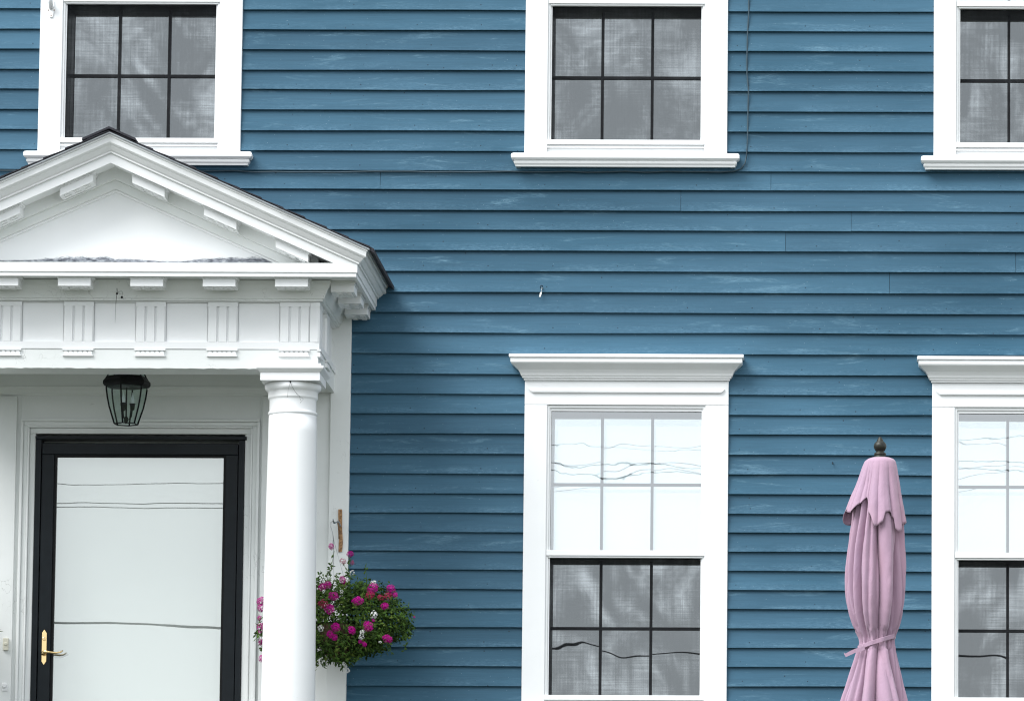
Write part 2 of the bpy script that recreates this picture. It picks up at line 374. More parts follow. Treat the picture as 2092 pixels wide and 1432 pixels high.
def clap(x0, x1, zb, zt, seed):
    """one tapered board: face leans out to a thick undercut butt edge"""
    rr = random.Random(seed); n = max(2, min(9, int((x1-x0)/0.45)+1)); R = []
    dz = rr.uniform(-0.0012, 0.0012); sag = rr.uniform(-0.0015, 0.0015)
    for i in range(n+1):
        f = i/n; x = x0+(x1-x0)*f
        w = mnoise.noise(Vector((x*0.9, zb*7, 3.1)))*0.0040 + dz + sag*math.sin(f*PI)
        b = zb + w; th = 0.0215 + mnoise.noise(Vector((x*1.1, zb*5, 9.0)))*0.0022
        R.append([(x, 0.0, zt+0.02), (x, -0.0035, zt+0.02), (x, -th, b+0.0022), (x, -th+0.0022, b), (x, -th+0.0045, b+0.0155), (x, 0.0, b+0.0165)])
    return MB().rings(R)
idx = 0
for k in range(len(zr)-1):
    zt, zb = zr[k], zr[k+1]                 # board between line k (top) and k+1 (its butt)
    if zb < GZ: break
    segs = [(XL, XR)]
    for cx0, cx1, cz0, cz1 in cut:
        mid = 0.5*(zt+zb)
        if cz0 < mid < cz1:
            ns = []
            for a, b in segs:
                if cx1 <= a or cx0 >= b: ns.append((a, b)); continue
                if cx0 > a: ns.append((a, cx0))
                if cx1 < b: ns.append((cx1, b))
            segs = ns
    for jx, jy in jpx:
        p = W(jx, jy, 0.01)
        if zb < p.z < zt:
            ns = []
            for a, b in segs:
                if a+0.1 < p.x < b-0.1: ns += [(a, p.x-0.0009), (p.x+0.0009, b)]
                else: ns.append((a, b))
            segs = ns
    for a, b in segs:
        if b-a < 0.03: continue
        idx += 1
        part(clap(a, b, zb, zt, idx), 'clapboard', 'blue')
part(MB().box(XL, XR, 0.30, 0.42, GZ-0.5, zr[0]), 'wall_sheathing', 'dark')
part(MB().box(XL, XR, -0.02, 0.30, GZ-0.5, GZ+0.12), 'foundation', 'concrete')

# ---- windows
def make_window(kind, X, ZB, seed):
    rr = random.Random(seed); k = PXM
    ux = lambda u: X+u*k
    zz = lambda v: ZB+v*k                      # v: photo pixels above the bottom of the lower panes
    oL, oR = 55, 361                            # clear opening
    top = 587
    dF = 0.030                                  # casing face, proud of the boards
    w = MB()                                    # casing = the part itself
    # side boards butt against sill and head
    w.box(ux(0), ux(47), -dF, 0.02, zz(-31), zz(top+12)).box(ux(373), ux(420.5), -dF, 0.02, zz(-31), zz(top+12))
    w.box(ux(0), ux(420.5), -dF, 0.02, zz(top+12.3), zz(top+63))
    win = part(w, 'window', 'white', 0.003)
    sub = lambda mb, name, m, bev=0.0: part(mb, name, m, bev, win)
    # inner stepped stops
    st = MB()
    for (a, b, d) in ((47, 51.5, 0.021), (51.5, 55, 0.013)):
        st.box(ux(a), ux(b), -d, 0.02, zz(-1), zz(top+12-(a-47)*0.9)); st.box(ux(420-b), ux(420-a+0.5), -d, 0.02, zz(-1), zz(top+12-(a-47)*0.9))
    st.box(ux(51.5), ux(369), -0.0205, 0.02, zz(top+6.5), zz(top+12)); st.box(ux(55), ux(365), -0.0125, 0.02, zz(top+0.3), zz(top+6.5))
    sub(st, 'stop_moulding', 'white', 0.0012)
    # bottom frame rail of the screen with the ledge under it
    b = MB().box(ux(45.5), ux(374), -0.0335, 0.02, zz(-10.5), zz(-0.6)).box(ux(41), ux(378), -0.022, 0.02, zz(-14), zz(-11)).box(ux(39), ux(381), -0.0265, 0.02, zz(-17), zz(-14.3))
    b.box(ux(47.3), ux(372.7), -0.012, 0.02, zz(-31), zz(-17.3)); b.box(ux(31), ux(391), -0.031, 0.0, zz(-30), zz(-26.6))
    sub(b, 'bottom_rail', 'white', 0.0015)
    # sill: rounded nose over a smaller moulding
    z0, z1 = zz(-59), zz(-31.3)
    P = [(0, z1), (0.034, z1), (0.043, z1-0.004), (0.047, z1-0.014), (0.046, z1-0.026), (0.040, z1-0.034), (0.032, z1-0.037), (0.030, z1-0.041), (0.034, z1-0.044), (0.032, z1-0.052), (0.026, z1-0.060), (0.024, z0), (0, z0)]
    sub(MB().sweep_u(P, ux(-7), ux(427.5), 0.02, -0.032), 'sill', 'white')
    # head: frieze band and crown
    if True:
        zt = zz(top+63)
        q = top+63
        P = [(0, zz(q-18)), (0.008, zz(q-18)), (0.012, zz(q-22)), (0.011, zz(q-25)), (0.004, zz(q-27)), (0, zz(q-27))]
        bm = MB()
        bm.rings([[(ux(8)-0.0+ (0.0), -dF+0.001, z) if False else (ux(9)+(zz(q-18)-z)*0.9, -dF-o, z) for o, z in P],
                  [(ux(412)-(zz(q-18)-z)*0.9, -dF-o, z) for o, z in P]])
        sub(bm, 'head_band', 'white')
        P = [(0, zz(q)), (0.012, zz(q)+0.0), (0.013, zz(q)+0.009), (0.020, zz(q)+0.011), (0.021, zz(q)+0.017), (0.026, zz(q)+0.022), (0.030, zz(q)+0.034), (0.040, zz(q)+0.050),
             (0.058, zz(q)+0.066), (0.073, zz(q)+0.078), (0.076, zz(q)+0.084), (0.0765, zz(q)+0.1015), (0.073, zz(q)+0.1035), (0.073, zz(q)+0.1055), (0.083, zz(q)+0.1065), (0.084, zz(q)+0.118), (0.081, zz(q)+0.123), (0, zz(q)+0.126)]
        sub(MB().sweep_u(P, ux(3), ux(417.5), 0.02, -dF), 'crown', 'white', 0.0008)
    # recessed dark jambs of the sash box
    dB = 0.165
    jb = MB().box(ux(53), ux(55), -0.010, dB, zz(-3), zz(top+2)).box(ux(365), ux(367), -0.010, dB, zz(-3), zz(top+2))
    jb.box(ux(55), ux(365), -0.010, dB, zz(top), zz(top+2)).box(ux(55), ux(365), -0.008, dB, zz(-3), zz(-0.8))
    sub(jb, 'jamb_liner', 'darktrim')
    # storm frame rail between the storm glass and the screen
    mid = 293
    r = MB().box(ux(48), ux(373), -0.030, 0.006, zz(mid-6), zz(mid+5)).box(ux(51.8), ux(368.4), -0.024, 0.006, zz(mid-10), zz(mid-6.3))
    sub(r, 'meeting_rail', 'white', 0.0012)
    sub(MB().box(ux(55), ux(365), 0.02, 0.14, zz(mid-11.5), zz(mid-8.5)), 'sash_rail', 'darktrim')
    # glazing grid and panes, 14 cm behind the face
    yg = 0.135
    xs = [55, 157.5, 261.5, 365]                # muntin centres, photo pixels, shifted for the depth by real geometry
    rowsz = [(0, 143), (143, mid-5), (mid-5, 442), (442, top)]
    for x in xs[1:3]:
        for lo, hi in ((0, mid-5), (mid-5, top)):
            sub(MB().box(ux(x-2.9), ux(x+2.9), yg-0.014, yg+0.010, zz(lo), zz(hi)), 'muntin', 'darktrim')
    for v in (143, 442):
        sub(MB().box(ux(55), ux(365), yg-0.0135, yg+0.0095, zz(v-2.9), zz(v+2.9)), 'muntin', 'darktrim')
    for (lo, hi) in rowsz:
        for a, c in zip(xs[:-1], xs[1:]):
            p = MB(); tx = rr.gauss(0, 0.0012); tz = rr.gauss(0, 0.0016)+(-0.0045 if lo >= mid-6 else 0.0035)
            y = lambda xx, z: yg + 0.0 + (xx-(a+c)/2)*k*tx + (z-(lo+hi)/2)*k*tz
            p.add([(ux(a+.5), y(a, lo), zz(lo+.5)), (ux(c-.5), y(c, lo), zz(lo+.5)), (ux(c-.5), y(c, hi), zz(hi-.5)), (ux(a+.5), y(a, hi), zz(hi-.5))], [(0, 1, 2, 3)])
            sub(p, 'pane', 'glass')
    sub(MB().add([(ux(55.1), 0.0032, zz(mid+5)), (ux(364.9), 0.0032, zz(mid+5)), (ux(364.9), -0.001, zz(top)), (ux(55.1), -0.001, zz(top))], [(0, 1, 2, 3)]), 'storm_glass', 'storm')
    sub(MB().add([(ux(55.1), -0.003, zz(-0.8)), (ux(364.9), -0.003, zz(-0.8)), (ux(364.9), -0.003, zz(mid-10)), (ux(55.1), -0.003, zz(mid-10))], [(0, 1, 2, 3)]), 'insect_screen', 'screen')
    # shade and curtain inside
    c = MB(); n = 40; f0 = rr.random()*6
    pts = [(ux(56+308*i/n), 0.20+0.008*math.sin(i*1.15+f0)+0.004*math.sin(i*2.7)) for i in range(n+1)]
    c.rings([[(x, y, zz(z)) for x, y in pts] for z in (-2, mid-4)], closed=False, cap=False)
    sub(c, 'curtain', 'curtain')
    sub(MB().box(ux(56), ux(364), 0.172, 0.174, zz(mid-3), zz(top-1)), 'roller_shade', 'shade')
    bx = MB(); bx.box(ux(50), ux(370), 0.262, 0.270, zz(-6), zz(top+6))
    bx.box(ux(50), ux(54), dB+0.001, 0.26, zz(-6), zz(top+6)).box(ux(366), ux(370), dB+0.001, 0.26, zz(-6), zz(top+6)).box(ux(54), ux(366), dB+0.001, 0.26, zz(top+2.5), zz(top+6)).box(ux(54), ux(366), dB+0.001, 0.26, zz(-6), zz(-3.2))
    sub(bx, 'interior_box', 'dark')
    return win
wl = ['upper window left, above the portico roof', 'upper window in the middle, with a cable beside it', 'upper window cut by the right edge', 'ground floor window with sky reflected in its top panes, next to the portico', 'ground floor window right of the closed umbrella']
for i, (kind, x, zb) in enumerate(windows):
    o = make_window(kind, x, zb, 20+i); o['label'] = wl[i]

# ---- portico
E = lambda px, py, d: W(px, py, d)
xc = WX(651, 660, DF); ctr = WX(236, 450, DF); xl = 2*ctr-xc
Zp = lambda py, d, px=300: WZ(px, py, d)
OC = 0.205                                  # corona overhang
zFrTop, zFrBot, zArBot = Zp(616, DF), Zp(713, DF), Zp(752.5, DF)
TH = 0.20
y_f = -DF
def ubeam(mb, z0, z1, o=0.0, th=TH, yb=0.0):
    mb.box(xl-o, xc+o, y_f-o, y_f+th, z0, z1)
    mb.box(xl-o, xl+th, y_f+th+0.0005, yb, z0, z1); mb.box(xc-th, xc+o, y_f+th+0.0005, yb, z0, z1); return mb
ent = MB(); ubeam(ent, zFrBot, Zp(568, DF+OC)+0.02, -0.0155)
entab = part(ent, 'entablature', 'white')
# architrave with a slightly ragged lower edge
ar = MB(); rr = random.Random(3)
def ragged(mb, x0, x1, y0, y1, z0, z1, n=40, amp=0.0016):
    R = []
    for i in range(n+1):
        x = x0+(x1-x0)*i/n; j = rr.uniform(-amp, amp)
        R.append([(x, y0, z1), (x, y0, z0+j), (x, y0+0.006, z0), (x, y1, z0), (x, y1, z1)])
    mb.rings(R)
ragged(ar, xl, xc, y_f-0.001, y_f+TH, zArBot, zFrBot-0.0005, 90)
ar.box(xl, xl+TH, y_f+TH+0.0005, -0.03, zArBot+0.002, zFrBot-0.0005); ar.box(xc-TH, xc, y_f+TH+0.0005, -0.03, zArBot+0.002, zFrBot-0.0005)
part(ar, 'architrave', 'aged', 0, entab)
# taenia strip: lower rail of the frieze, and upper rail
tz1 = Zp(698.5, DF); rl = MB(); ubeam(rl, zFrBot, tz1, 0.006, 0.05); part(rl, 'frieze_rail', 'white', 0.0012, entab)
tp = MB(); P = [(0, zFrTop+0.001), (0.020, zFrTop+0.001), (0.022, zFrTop+0.006), (0.020, zFrTop+0.010), (0.028, zFrTop+0.013), (0.030, zFrTop+0.020), (0.034, zFrTop+0.030), (0.042, zFrTop+0.050), (0.054, zFrTop+0.072), (0.060, zFrTop+0.088), (0.060, Zp(566, DF+OC)+0.012), (0, Zp(566, DF+OC)+0.012)]
part(MB().sweep_u(P, xl, xc, 0.0, y_f), 'bed_moulding', 'aged', 0, entab)
tr0 = MB(); ubeam(tr0, Zp(617.5, DF)-0.0, zFrTop, 0.0055, 0.05); part(tr0, 'frieze_top_rail', 'white', 0, entab)
# triglyphs: profile with grooves swept in height (front face: profile across x)
def triglyph(cx, w, z0, z1, zg, front=True, side=1):
    """profile across: two full grooves and chamfered half grooves at the edges"""
    h = w/2; g = 0.0066; d = 0.0095
    pr = [(-h, d), (-h+g, 0), ]
    for c in (-w*0.165, w*0.165): pr += [(c-g, 0), (c-g*0.5, d), (c+g*0.5, d), (c+g, 0)]
    pr += [(h-g, 0), (h, d)]
    mb = MB(); o = 0.0062
    def P3(u, dep, z):
        if front: return (cx+u, y_f-o+dep, z)
        return (xc+o-dep, cx+u, z)
    bk = 0.022
    for za, zc, grooved in ((z0, zg, True), (zg+0.0003, z1, False)):
        prof = (pr if grooved else [(-h, 0), (h, 0)]) + [(h, bk), (-h, bk)]
        mb.rings([[P3(u, dep, z) for u, dep in prof] for z in (za, zc)])
    return mb
SP = WX(333, 585, DF)-WX(186, 585, DF)      # bay spacing
tc0 = WX(308, 660, DF)
tcs = [tc0+SP*i for i in range(-4, 3)]
TW = WX(338, 660, DF)-WX(276.5, 660, DF)
zg0, zg1 = tz1+0.0005, Zp(626.5, DF)
for c in tcs:
    if c-TW/2 < xl-0.01: continue
    part(triglyph(c, TW, zg0, Zp(617.7, DF), zg1), 'triglyph', 'white', 0, entab)
sidec = [-(DF-0.06-SP*0.985*i) for i in range(3)]
for c in sidec:
    if c+TW/2 > -0.03: continue
    part(triglyph(c, TW*0.96, zg0, Zp(617.7, DF), zg1, False), 'triglyph', 'white', 0, entab)
# corner strip right of the last triglyph, and metope panels
part(MB().box(tcs[-1]+TW/2+0.0015, xc-0.001, y_f-0.0058, y_f+0.02, zg0, Zp(617.7, DF)), 'corner_strip', 'white', 0.001, entab)
for a, b in zip(tcs[:-1], tcs[1:]):
    if a < xl: continue
    part(MB().box(a+TW/2+0.003, b-TW/2-0.003, y_f+0.0095, y_f+0.03, zg0-0.0, Zp(617.9, DF)), 'metope', 'white', 0.001, entab)
# guttae strips
def guttae(c, front=True):
    mb = MB(); w = TW*1.03; zt = zFrBot-0.0008; pr = 0.011
    def bx(u0, u1, d0, z0, z1):
        if front: mb.box(c+u0, c+u1, y_f-d0, y_f+0.005, z0, z1)
        else: mb.box(xc-0.005, xc+d0, c+u0, c+u1, z0, z1)
    bx(-w/2, w/2, pr+0.003, zt-0.0085, zt)
    n = 6
    for i in range(n):                          # tapered drops: wider at the foot
        u = -w/2+0.006+(w-0.012)*(i+0.5)/n; q = (w-0.012)/n/2
        zt2, zb2 = zt-0.0087, zt-0.030
        if front:
            A = [(c+u-q*0.35, y_f-pr*.8, zt2), (c+u+q*0.35, y_f-pr*.8, zt2), (c+u+q*0.35, y_f+.002, zt2), (c+u-q*0.35, y_f+.002, zt2)]
            B = [(c+u-q*0.99, y_f-pr, zt2-0.011), (c+u+q*0.99, y_f-pr, zt2-0.011), (c+u+q*0.99, y_f+.002, zt2-0.011), (c+u-q*0.99, y_f+.002, zt2-0.011)]
            C = [(p[0], p[1], zb2) for p in B]
        else:
            A = [(xc+pr*.8, c+u-q*0.35, zt2), (xc+pr*.8, c+u+q*0.35, zt2), (xc-.002, c+u+q*0.35, zt2), (xc-.002, c+u-q*0.35, zt2)]
            B = [(xc+pr, c+u-q*0.99, zt2-0.011), (xc+pr, c+u+q*0.99, zt2-0.011), (xc-.002, c+u+q*0.99, zt2-0.011), (xc-.002, c+u-q*0.99, zt2-0.011)]
            C = [(p[0], p[1], zb2) for p in B]
        mb.rings([A, B, C])
    bx(-w/2+0.001, w/2-0.001, pr+0.002, zt-0.036, zt-0.0302)
    return mb
for c in tcs:
    if c-TW/2 > xl-0.01: part(guttae(c), 'guttae', 'white', 0, entab)
for c in sidec:
    if c+TW/2 < -0.03: part(guttae(c, False), 'guttae', 'white', 0, entab)
# horizontal corona
zc0, zc1 = Zp(564, DF+OC), Zp(538.5, DF+OC)
P = [(0, zc0+0.010), (OC-0.022, zc0+0.010), (OC-0.022, zc0), (OC-0.006, zc0), (OC-0.006, zc0+0.0185), (OC, zc0+0.0215), (OC, zc1), (OC-0.004, zc1+0.004), (0, zc1+0.012)]
part(MB().sweep_u(P, xl, xc, 0.0, y_f), 'corona', 'white', 0.0008, entab)
# modillions under the soffit
def modillion(c, front=True, w=None):
    w = w or (WX(333, 585, DF+.17)-WX(266, 585, DF+.17)); zt = zc0+0.0095
    mb = MB(); i0, i1 = 0.058, 0.172
    def bx(u0, u1, a0, a1, z0, z1):
        if front: mb.box(c+u0, c+u1, y_f-a1, y_f-a0, z0, z1)
        else: mb.box(xc+a0, xc+a1, c+u0, c+u1, z0, z1)
    bx(-w/2-0.008, w/2+0.008, i0, i1+0.008, zt-0.010, zt)
    bx(-w/2-0.004, w/2+0.004, i0, i1+0.004, zt-0.017, zt-0.0101)
    bx(-w/2, w/2, i0, i1, zt-0.054, zt-0.0171)
    for q in range(3):
        for s_ in range(2):
            u = (-0.30+0.30*q)*w; a = i0+0.030+0.045*s_
            bx(u-0.015, u+0.015, a, a+0.026, zt-0.060, zt-0.0541)
    return mb
mc = WX(299.5, 585, DF+.17); mcs = [mc+SP*1.0*i for i in range(-4, 3)]
for c in mcs: part(modillion(c), 'modillion', 'white', 0.0012, entab)
for c in sidec: part(modillion(c, False), 'modillion', 'white', 0.0012, entab)

# ---- pediment
zAp = WZ(219, 273, DF+0.26); slope = 0.449
zline = lambda x: zAp - abs(x-ctr)*slope
kk = 1/427.0
RP = [(0.258, -0.000), (0.258, -4*kk), (0.252, -5*kk), (0.250, -16*kk), (0.244, -19*kk), (0.236, -21*kk), (0.232, -24*kk), (0.222, -30*kk), (0.214, -33*kk), (0.214, -36*kk), (OC-0.003, -38*kk), (OC-0.003, -57*kk), (OC-0.02, -57*kk), (OC-0.02, -54*kk), (0.0, -54*kk), (0.0, 0.0)]
ped = MB()
for sgn in (-1, 1):
    A = [(ctr, y_f-o, zAp+h) for o, h in RP]
    ex = (xc if sgn > 0 else xl)
    B = [(ex+sgn*o, y_f-o, zline(ex+sgn*o)+h) for o, h in RP]
    C = [(ex+sgn*o, 0.0, zline(ex+sgn*o)+h) for o, h in RP]
    # keep the side run's lower members above the corona
    ped.rings([A, B], cap=False)
    Bs = [(p[0], p[1], max(p[2], zc1-0.002)) for p in B]; Cs = [(p[0], p[1], max(p[2], zc1-0.002)) for p in C]
    ped.rings([Bs, Cs])
pediment = part(ped, 'pediment', 'white')
# bed strip sloping under the soffit and the tympanum board with its bead
bz = lambda x, h: zline(x)+h*kk
def gable(mb, o, htop, hbot, yb, zmin):
    for sgn in (-1, 1):
        ex = xc if sgn > 0 else xl
        A = [(ctr, y_f-o, zAp+htop*kk), (ctr, y_f-o, zAp+hbot*kk), (ctr, yb, zAp+hbot*kk), (ctr, yb, zAp+htop*kk)]
        B = [(ex, y, z-(ex-ctr)*sgn*slope) for _, y, z in A]
        mb.rings([A, B], cap=True)
    return mb
part(gable(MB(), 0.055, -53.5, -79, y_f+0.02, 0), 'raking_bed', 'aged', 0, pediment)
part(gable(MB(), 0.030, -79.2, -98, y_f+0.02, 0), 'raking_strip', 'aged', 0, pediment)
part(gable(MB(), 0.016, -98.2, -103, y_f+0.02, 0), 'raking_bead', 'white', 0.001, pediment)
tm = MB(); zb = zc1-0.03
A = [(xl, y_f, zb), (xc, y_f, zb), (xc, y_f, zline(xc)-60*kk), (ctr, y_f, zAp-60*kk), (xl, y_f, zline(xl)-60*kk)]
B = [(x, y_f+0.03, z) for x, y, z in A]; tm.rings([A, B])
part(tm, 'tympanum', 'tympanum', 0, pediment)
# ledge flashing on top of the corona
part(MB().sweep_u([(0, zc1+0.0125), (OC-0.002, zc1+0.0045), (OC-0.002, zc1+0.0062), (0, zc1+0.0145)], xl, xc, 0.0, y_f), 'ledge_flashing', 'aged', 0, pediment)
# raking modillions
mw = WX(333, 585, DF+.17)-WX(266, 585, DF+.17)
for c in mcs:
    if c-mw/2 < xl or abs(c-ctr) < mw*0.6: continue
    mb = MB(); s = 1 if c > ctr else -1
    def sb(u0, u1, a0, a1, h0, h1):
        x0, x1 = c+u0, c+u1
        mb.shear_box(x0, x1, y_f-a1, y_f-a0, zline(x0)-54*kk-h1, zline(x1)-54*kk-h1, h1-h0)
    sb(-mw/2-0.008, mw/2+0.008, 0.056, 0.180, 0.0003, 0.010); sb(-mw/2-0.004, mw/2+0.004, 0.056, 0.176, 0.0101, 0.016); sb(-mw/2, mw/2, 0.056, 0.172, 0.0161, 0.054)
    for q in range(3):
        for s_ in range(2):
            u = (-0.3+0.3*q)*mw; a = 0.086+0.045*s_; sb(u-0.015, u+0.015, a, a+0.026, 0.0541, 0.060)
    part(mb, 'modillion', 'white', 0.0012, pediment)
# ---- portico roof
rf = MB()
for sgn in (-1, 1):
    ex = (xc+0.268) if sgn > 0 else (xl-0.268)
    A = [(ctr, y_f-0.268, zAp+0.0005), (ctr, y_f-0.268, zAp+0.008), (ctr, 0.0, zAp+0.008), (ctr, 0.0, zAp+0.0005)]
    B = [(ex, y, z-(abs(ex-ctr))*slope) for _, y, z in A]
    rf.rings([A, B])
roof = part(rf, 'portico_roof', 'steel')
rs = random.Random(5)
for sgn in (-1, 1):
    n = 12; L = (xc+0.272-ctr)
    for i in range(n):
        u1 = L*(n-i)/n; u0 = max(0.0, L*(n-i-1)/n-0.03)
        lift0, lift1 = 0.0095+0.001, 0.013
        jy = rs.uniform(0, 0.012); mb = MB()
        ya, yb = y_f-0.272-jy, 0.0
        th = 0.007
        x0, x1 = ctr+sgn*u0, ctr+sgn*u1
        A = [(x0, ya, zline(x0)+0.009), (x0, ya, zline(x0)+0.009+th*0.4), (x0, yb, zline(x0)+0.009+th*0.4), (x0, yb, zline(x0)+0.009)]
        B = [(x1, ya, zline(x1)+lift1+rs.uniform(-.001, .001)), (x1, ya, zline(x1)+lift1+th), (x1, yb, zline(x1)+lift1+th), (x1, yb, zline(x1)+lift1)]
        mb.rings([A, B]); part(mb, 'shingle', 'shingle', 0, roof)
for i in range(3):                               # ridge caps
    w = 0.13-0.02*i; mb = MB(); y0 = y_f-0.276+i*0.25 if i else y_f-0.284
    for sgn in (-1, 1):
        A = [(ctr, y0, zAp+0.020), (ctr, y0, zAp+0.031), (ctr, y0+0.30, zAp+0.028), (ctr, y0+0.30, zAp+0.018)]
        B = [(ctr+sgn*w, y, z-w*slope) for _, y, z in A]; mb.rings([A, B])
    part(mb, 'ridge_cap', 'shingle', 0, roof)
for sgn in (-1, 1):
    ex = (xc if sgn > 0 else xl); a_ = ex+sgn*0.262; b_ = ex+sgn*0.290
    A = [(a_, y_f-0.262, zline(a_)+0.001), (b_, y_f-0.275, zline(b_)-0.004), (b_, y_f-0.275, zline(b_)+0.016), (a_, y_f-0.270, zline(a_)+0.020)]
    B = [(x, -0.002, z) for x, y, z in A]; part(MB().rings([A, B]), 'eave_edge', 'shingle', 0, roof)
# ---- ceiling, floor, steps
part(MB().box(xl+TH, xc-TH, y_f+TH, -0.03, zArBot+0.10, zArBot+0.12), 'porch_ceiling', 'aged')
zFloor = WZ(287, 1745, 0.0)
part(MB().box(xl-0.1, xc+0.1, y_f-0.18, -0.031, zFloor-0.04, zFloor).box(xl-0.06, xc+0.06, y_f-0.14, -0.031, GZ-0.2, zFloor-0.0405), 'porch_floor', 'floor', 0.004)
nst = 3; rise = (zFloor-GZ)/(nst)
for i in range(nst-1):
    part(MB().box(xl+0.1, xc-0.1, y_f-0.181-0.28*(i+1), y_f-0.1805-0.28*i, GZ-0.2, zFloor-rise*(i+1)), 'step', 'floor', 0.006)
# ---- columns
ZL = lambda py: WZ(596, py, DF-0.09)
ccx = 0.5*(WX(547, 1000, DF-0.1)+WX(645.5, 1000, DF-0.1)); ccy = -(DF-0.085)
def column(cx, name_label):
    s = 1/424.0
    mb = MB(); ztop = ZL(851); hb = ztop-zFloor-0.12
    prof = []
    for i in range(25):
        f = i/24; r = (49.2+ (57.5-49.2)*(f**0.8)*(1.0) )*s if f < 0.75 else (49.2+(57.5-49.2)*(0.75**0.8)+ (f-0.75)*3)*s
        prof.append((r, ztop-hb*f))
    mb.lathe(prof, cx, ccy, 56)
    c = part(mb, 'porch_column', 'white')
    if name_label: c['label'] = name_label
    # capital
    a = MB(); Z = lambda py: ZL(py)
    a.lathe([(48.5*s, Z(851)), (49.5*s, Z(850)), (51.0*s, Z(848)), (51.2*s, Z(845.5)), (50*s, Z(843.5)), (48.6*s, Z(842.5)), (48.3*s, Z(841)), (48.3*s, Z(820)), (49*s, Z(818)), (51.2*s, Z(816)), (51.5*s, Z(814.5)), (51.5*s, Z(803.5)), (53*s, Z(802)), (56.6*s, Z(799)), (58.2*s, Z(795)), (58.0*s, Z(790)), (56*s, Z(786.3)), (50*s, Z(786.1))], cx, ccy, 56)
    part(a, 'neck_moulding', 'white', 0, c)
    hw = 61.5*s; q = MB(); q.box(cx-hw, cx+hw, ccy-hw, ccy+hw, Z(786), Z(770.5))
    P = [(-0.02, Z(770.3)), (0, Z(770.3)), (0.003, Z(769)), (0.010, Z(766)), (0.017, Z(763)), (0.019, Z(761)), (0.019, Z(757)), (-0.02, Z(757))]
    q.ring_sq(P, cx-hw, cx+hw, ccy-hw, ccy+hw); q.box(cx-hw, cx+hw, ccy-hw, ccy+hw, Z(770), Z(757))
    q.box(cx-hw-0.014, cx+hw+0.0005, ccy-hw+0.03, ccy+hw, Z(756.8), Z(749.5))
    part(q, 'abacus', 'white', 0.0012, c)
    b = MB(); b.lathe([(0.150, zFloor+0.05), (0.158, zFloor+0.065), (0.158, zFloor+0.085), (0.145, zFloor+0.10), (0.138, zFloor+0.12)], cx, ccy, 40)
    b.box(cx-.165, cx+.165, ccy-.165, ccy+.165, zFloor, zFloor+.05); part(b, 'column_base', 'white', 0, c)
    return c
col_r = column(ccx, 'right porch column with the flower basket behind it')
column(2*ctr-ccx, 'left porch column outside the picture')

# ---- entrance surround
zs1 = WZ(700, 634, 0.03)
zs0 = zFloor
q = MB()
xs_ = lambda px, py=1150, d=0.0: WX(px, py, d)
xd0, xd1 = xs_(73.6-4.5, 1150), xs_(498, 1150)      # door frame at mid height
xd0 = 0.5*(WX(73.6, 900, 0.0)+WX(65, 1432, 0.0)); xd1 = 0.5*(WX(501, 900, 0.0)+WX(493, 1432, 0.0))
zd1 = WZ(287, 893, 0.0)
q.box(xd1+0.075, XSURR-0.101, -0.022, 0.05, zs0, zs1)
q.box(xs_(-250), xd0-0.075, -0.022, 0.05, zs0, zs1)
q.box(xd0-0.0748, xd1+0.0748, -0.022, 0.05, zd1+0.085, zs1)
surr = part(q, 'door_surround', 'aged', 0.001)
part(MB().box(XSURR-0.100, XSURR, -0.040, 0.05, zs0, zs1), 'pilaster', 'aged', 0.0025, surr)
xpl = WX(2, 900), WX(36, 900)
part(MB().box(xpl[0], xpl[1], -0.040, -0.0222, zs0, WZ(20, 812, 0)), 'pilaster', 'aged', 0.002, surr)
xq = XSURR-(XSURR-0.100); 
part(MB().box(xd1+0.075+0.012, xd1+0.075+0.045, -0.034, -0.0222, zs0, WZ(500, 812, 0)), 'pilaster', 'aged', 0.002, surr)
zm = lambda py: WZ(300, py, 0.03)
P = [(0.0, zm(808)), (0.006, zm(808)), (0.010, zm(806)), (0.012, zm(803)), (0.018, zm(800)), (0.026, zm(796.5)), (0.034, zm(794.5)), (0.036, zm(791)), (0.030, zm(790)), (0.030, zm(760)), (0.022, zm(752)), (0.0, zm(752))]
mb = MB(); mb.rings([[(x, -0.0225-o, z) for o, z in P] for x in (xl+TH+0.001, xc-TH-0.001)]); part(mb, 'cornice_moulding', 'aged', 0, surr)
mb = MB(); P = [(0.0, zm(846)), (0.005, zm(846)), (0.008, zm(843)), (0.006, zm(840)), (0.002, zm(838)), (0, zm(838))]
# nested architrave of the door: three steps down to the frame
for k, (a, b, d) in enumerate(((0.0748, 0.061, 0.046), (0.0608, 0.040, 0.036), (0.0398, 0.030, 0.041), (0.0298, 0.0005, 0.026))):
    mb = MB()
    mb.box(xd0-a, xd0-b, -d, 0.05, zs0, zd1+b+0.012); mb.box(xd1+b, xd1+a, -d, 0.05, zs0, zd1+b+0.012)
    mb.box(xd0-a, xd1+a, -d, 0.05, zd1+b+0.0123, zd1+a+0.012)
    part(mb, 'door_casing', 'aged', 0.003, surr)
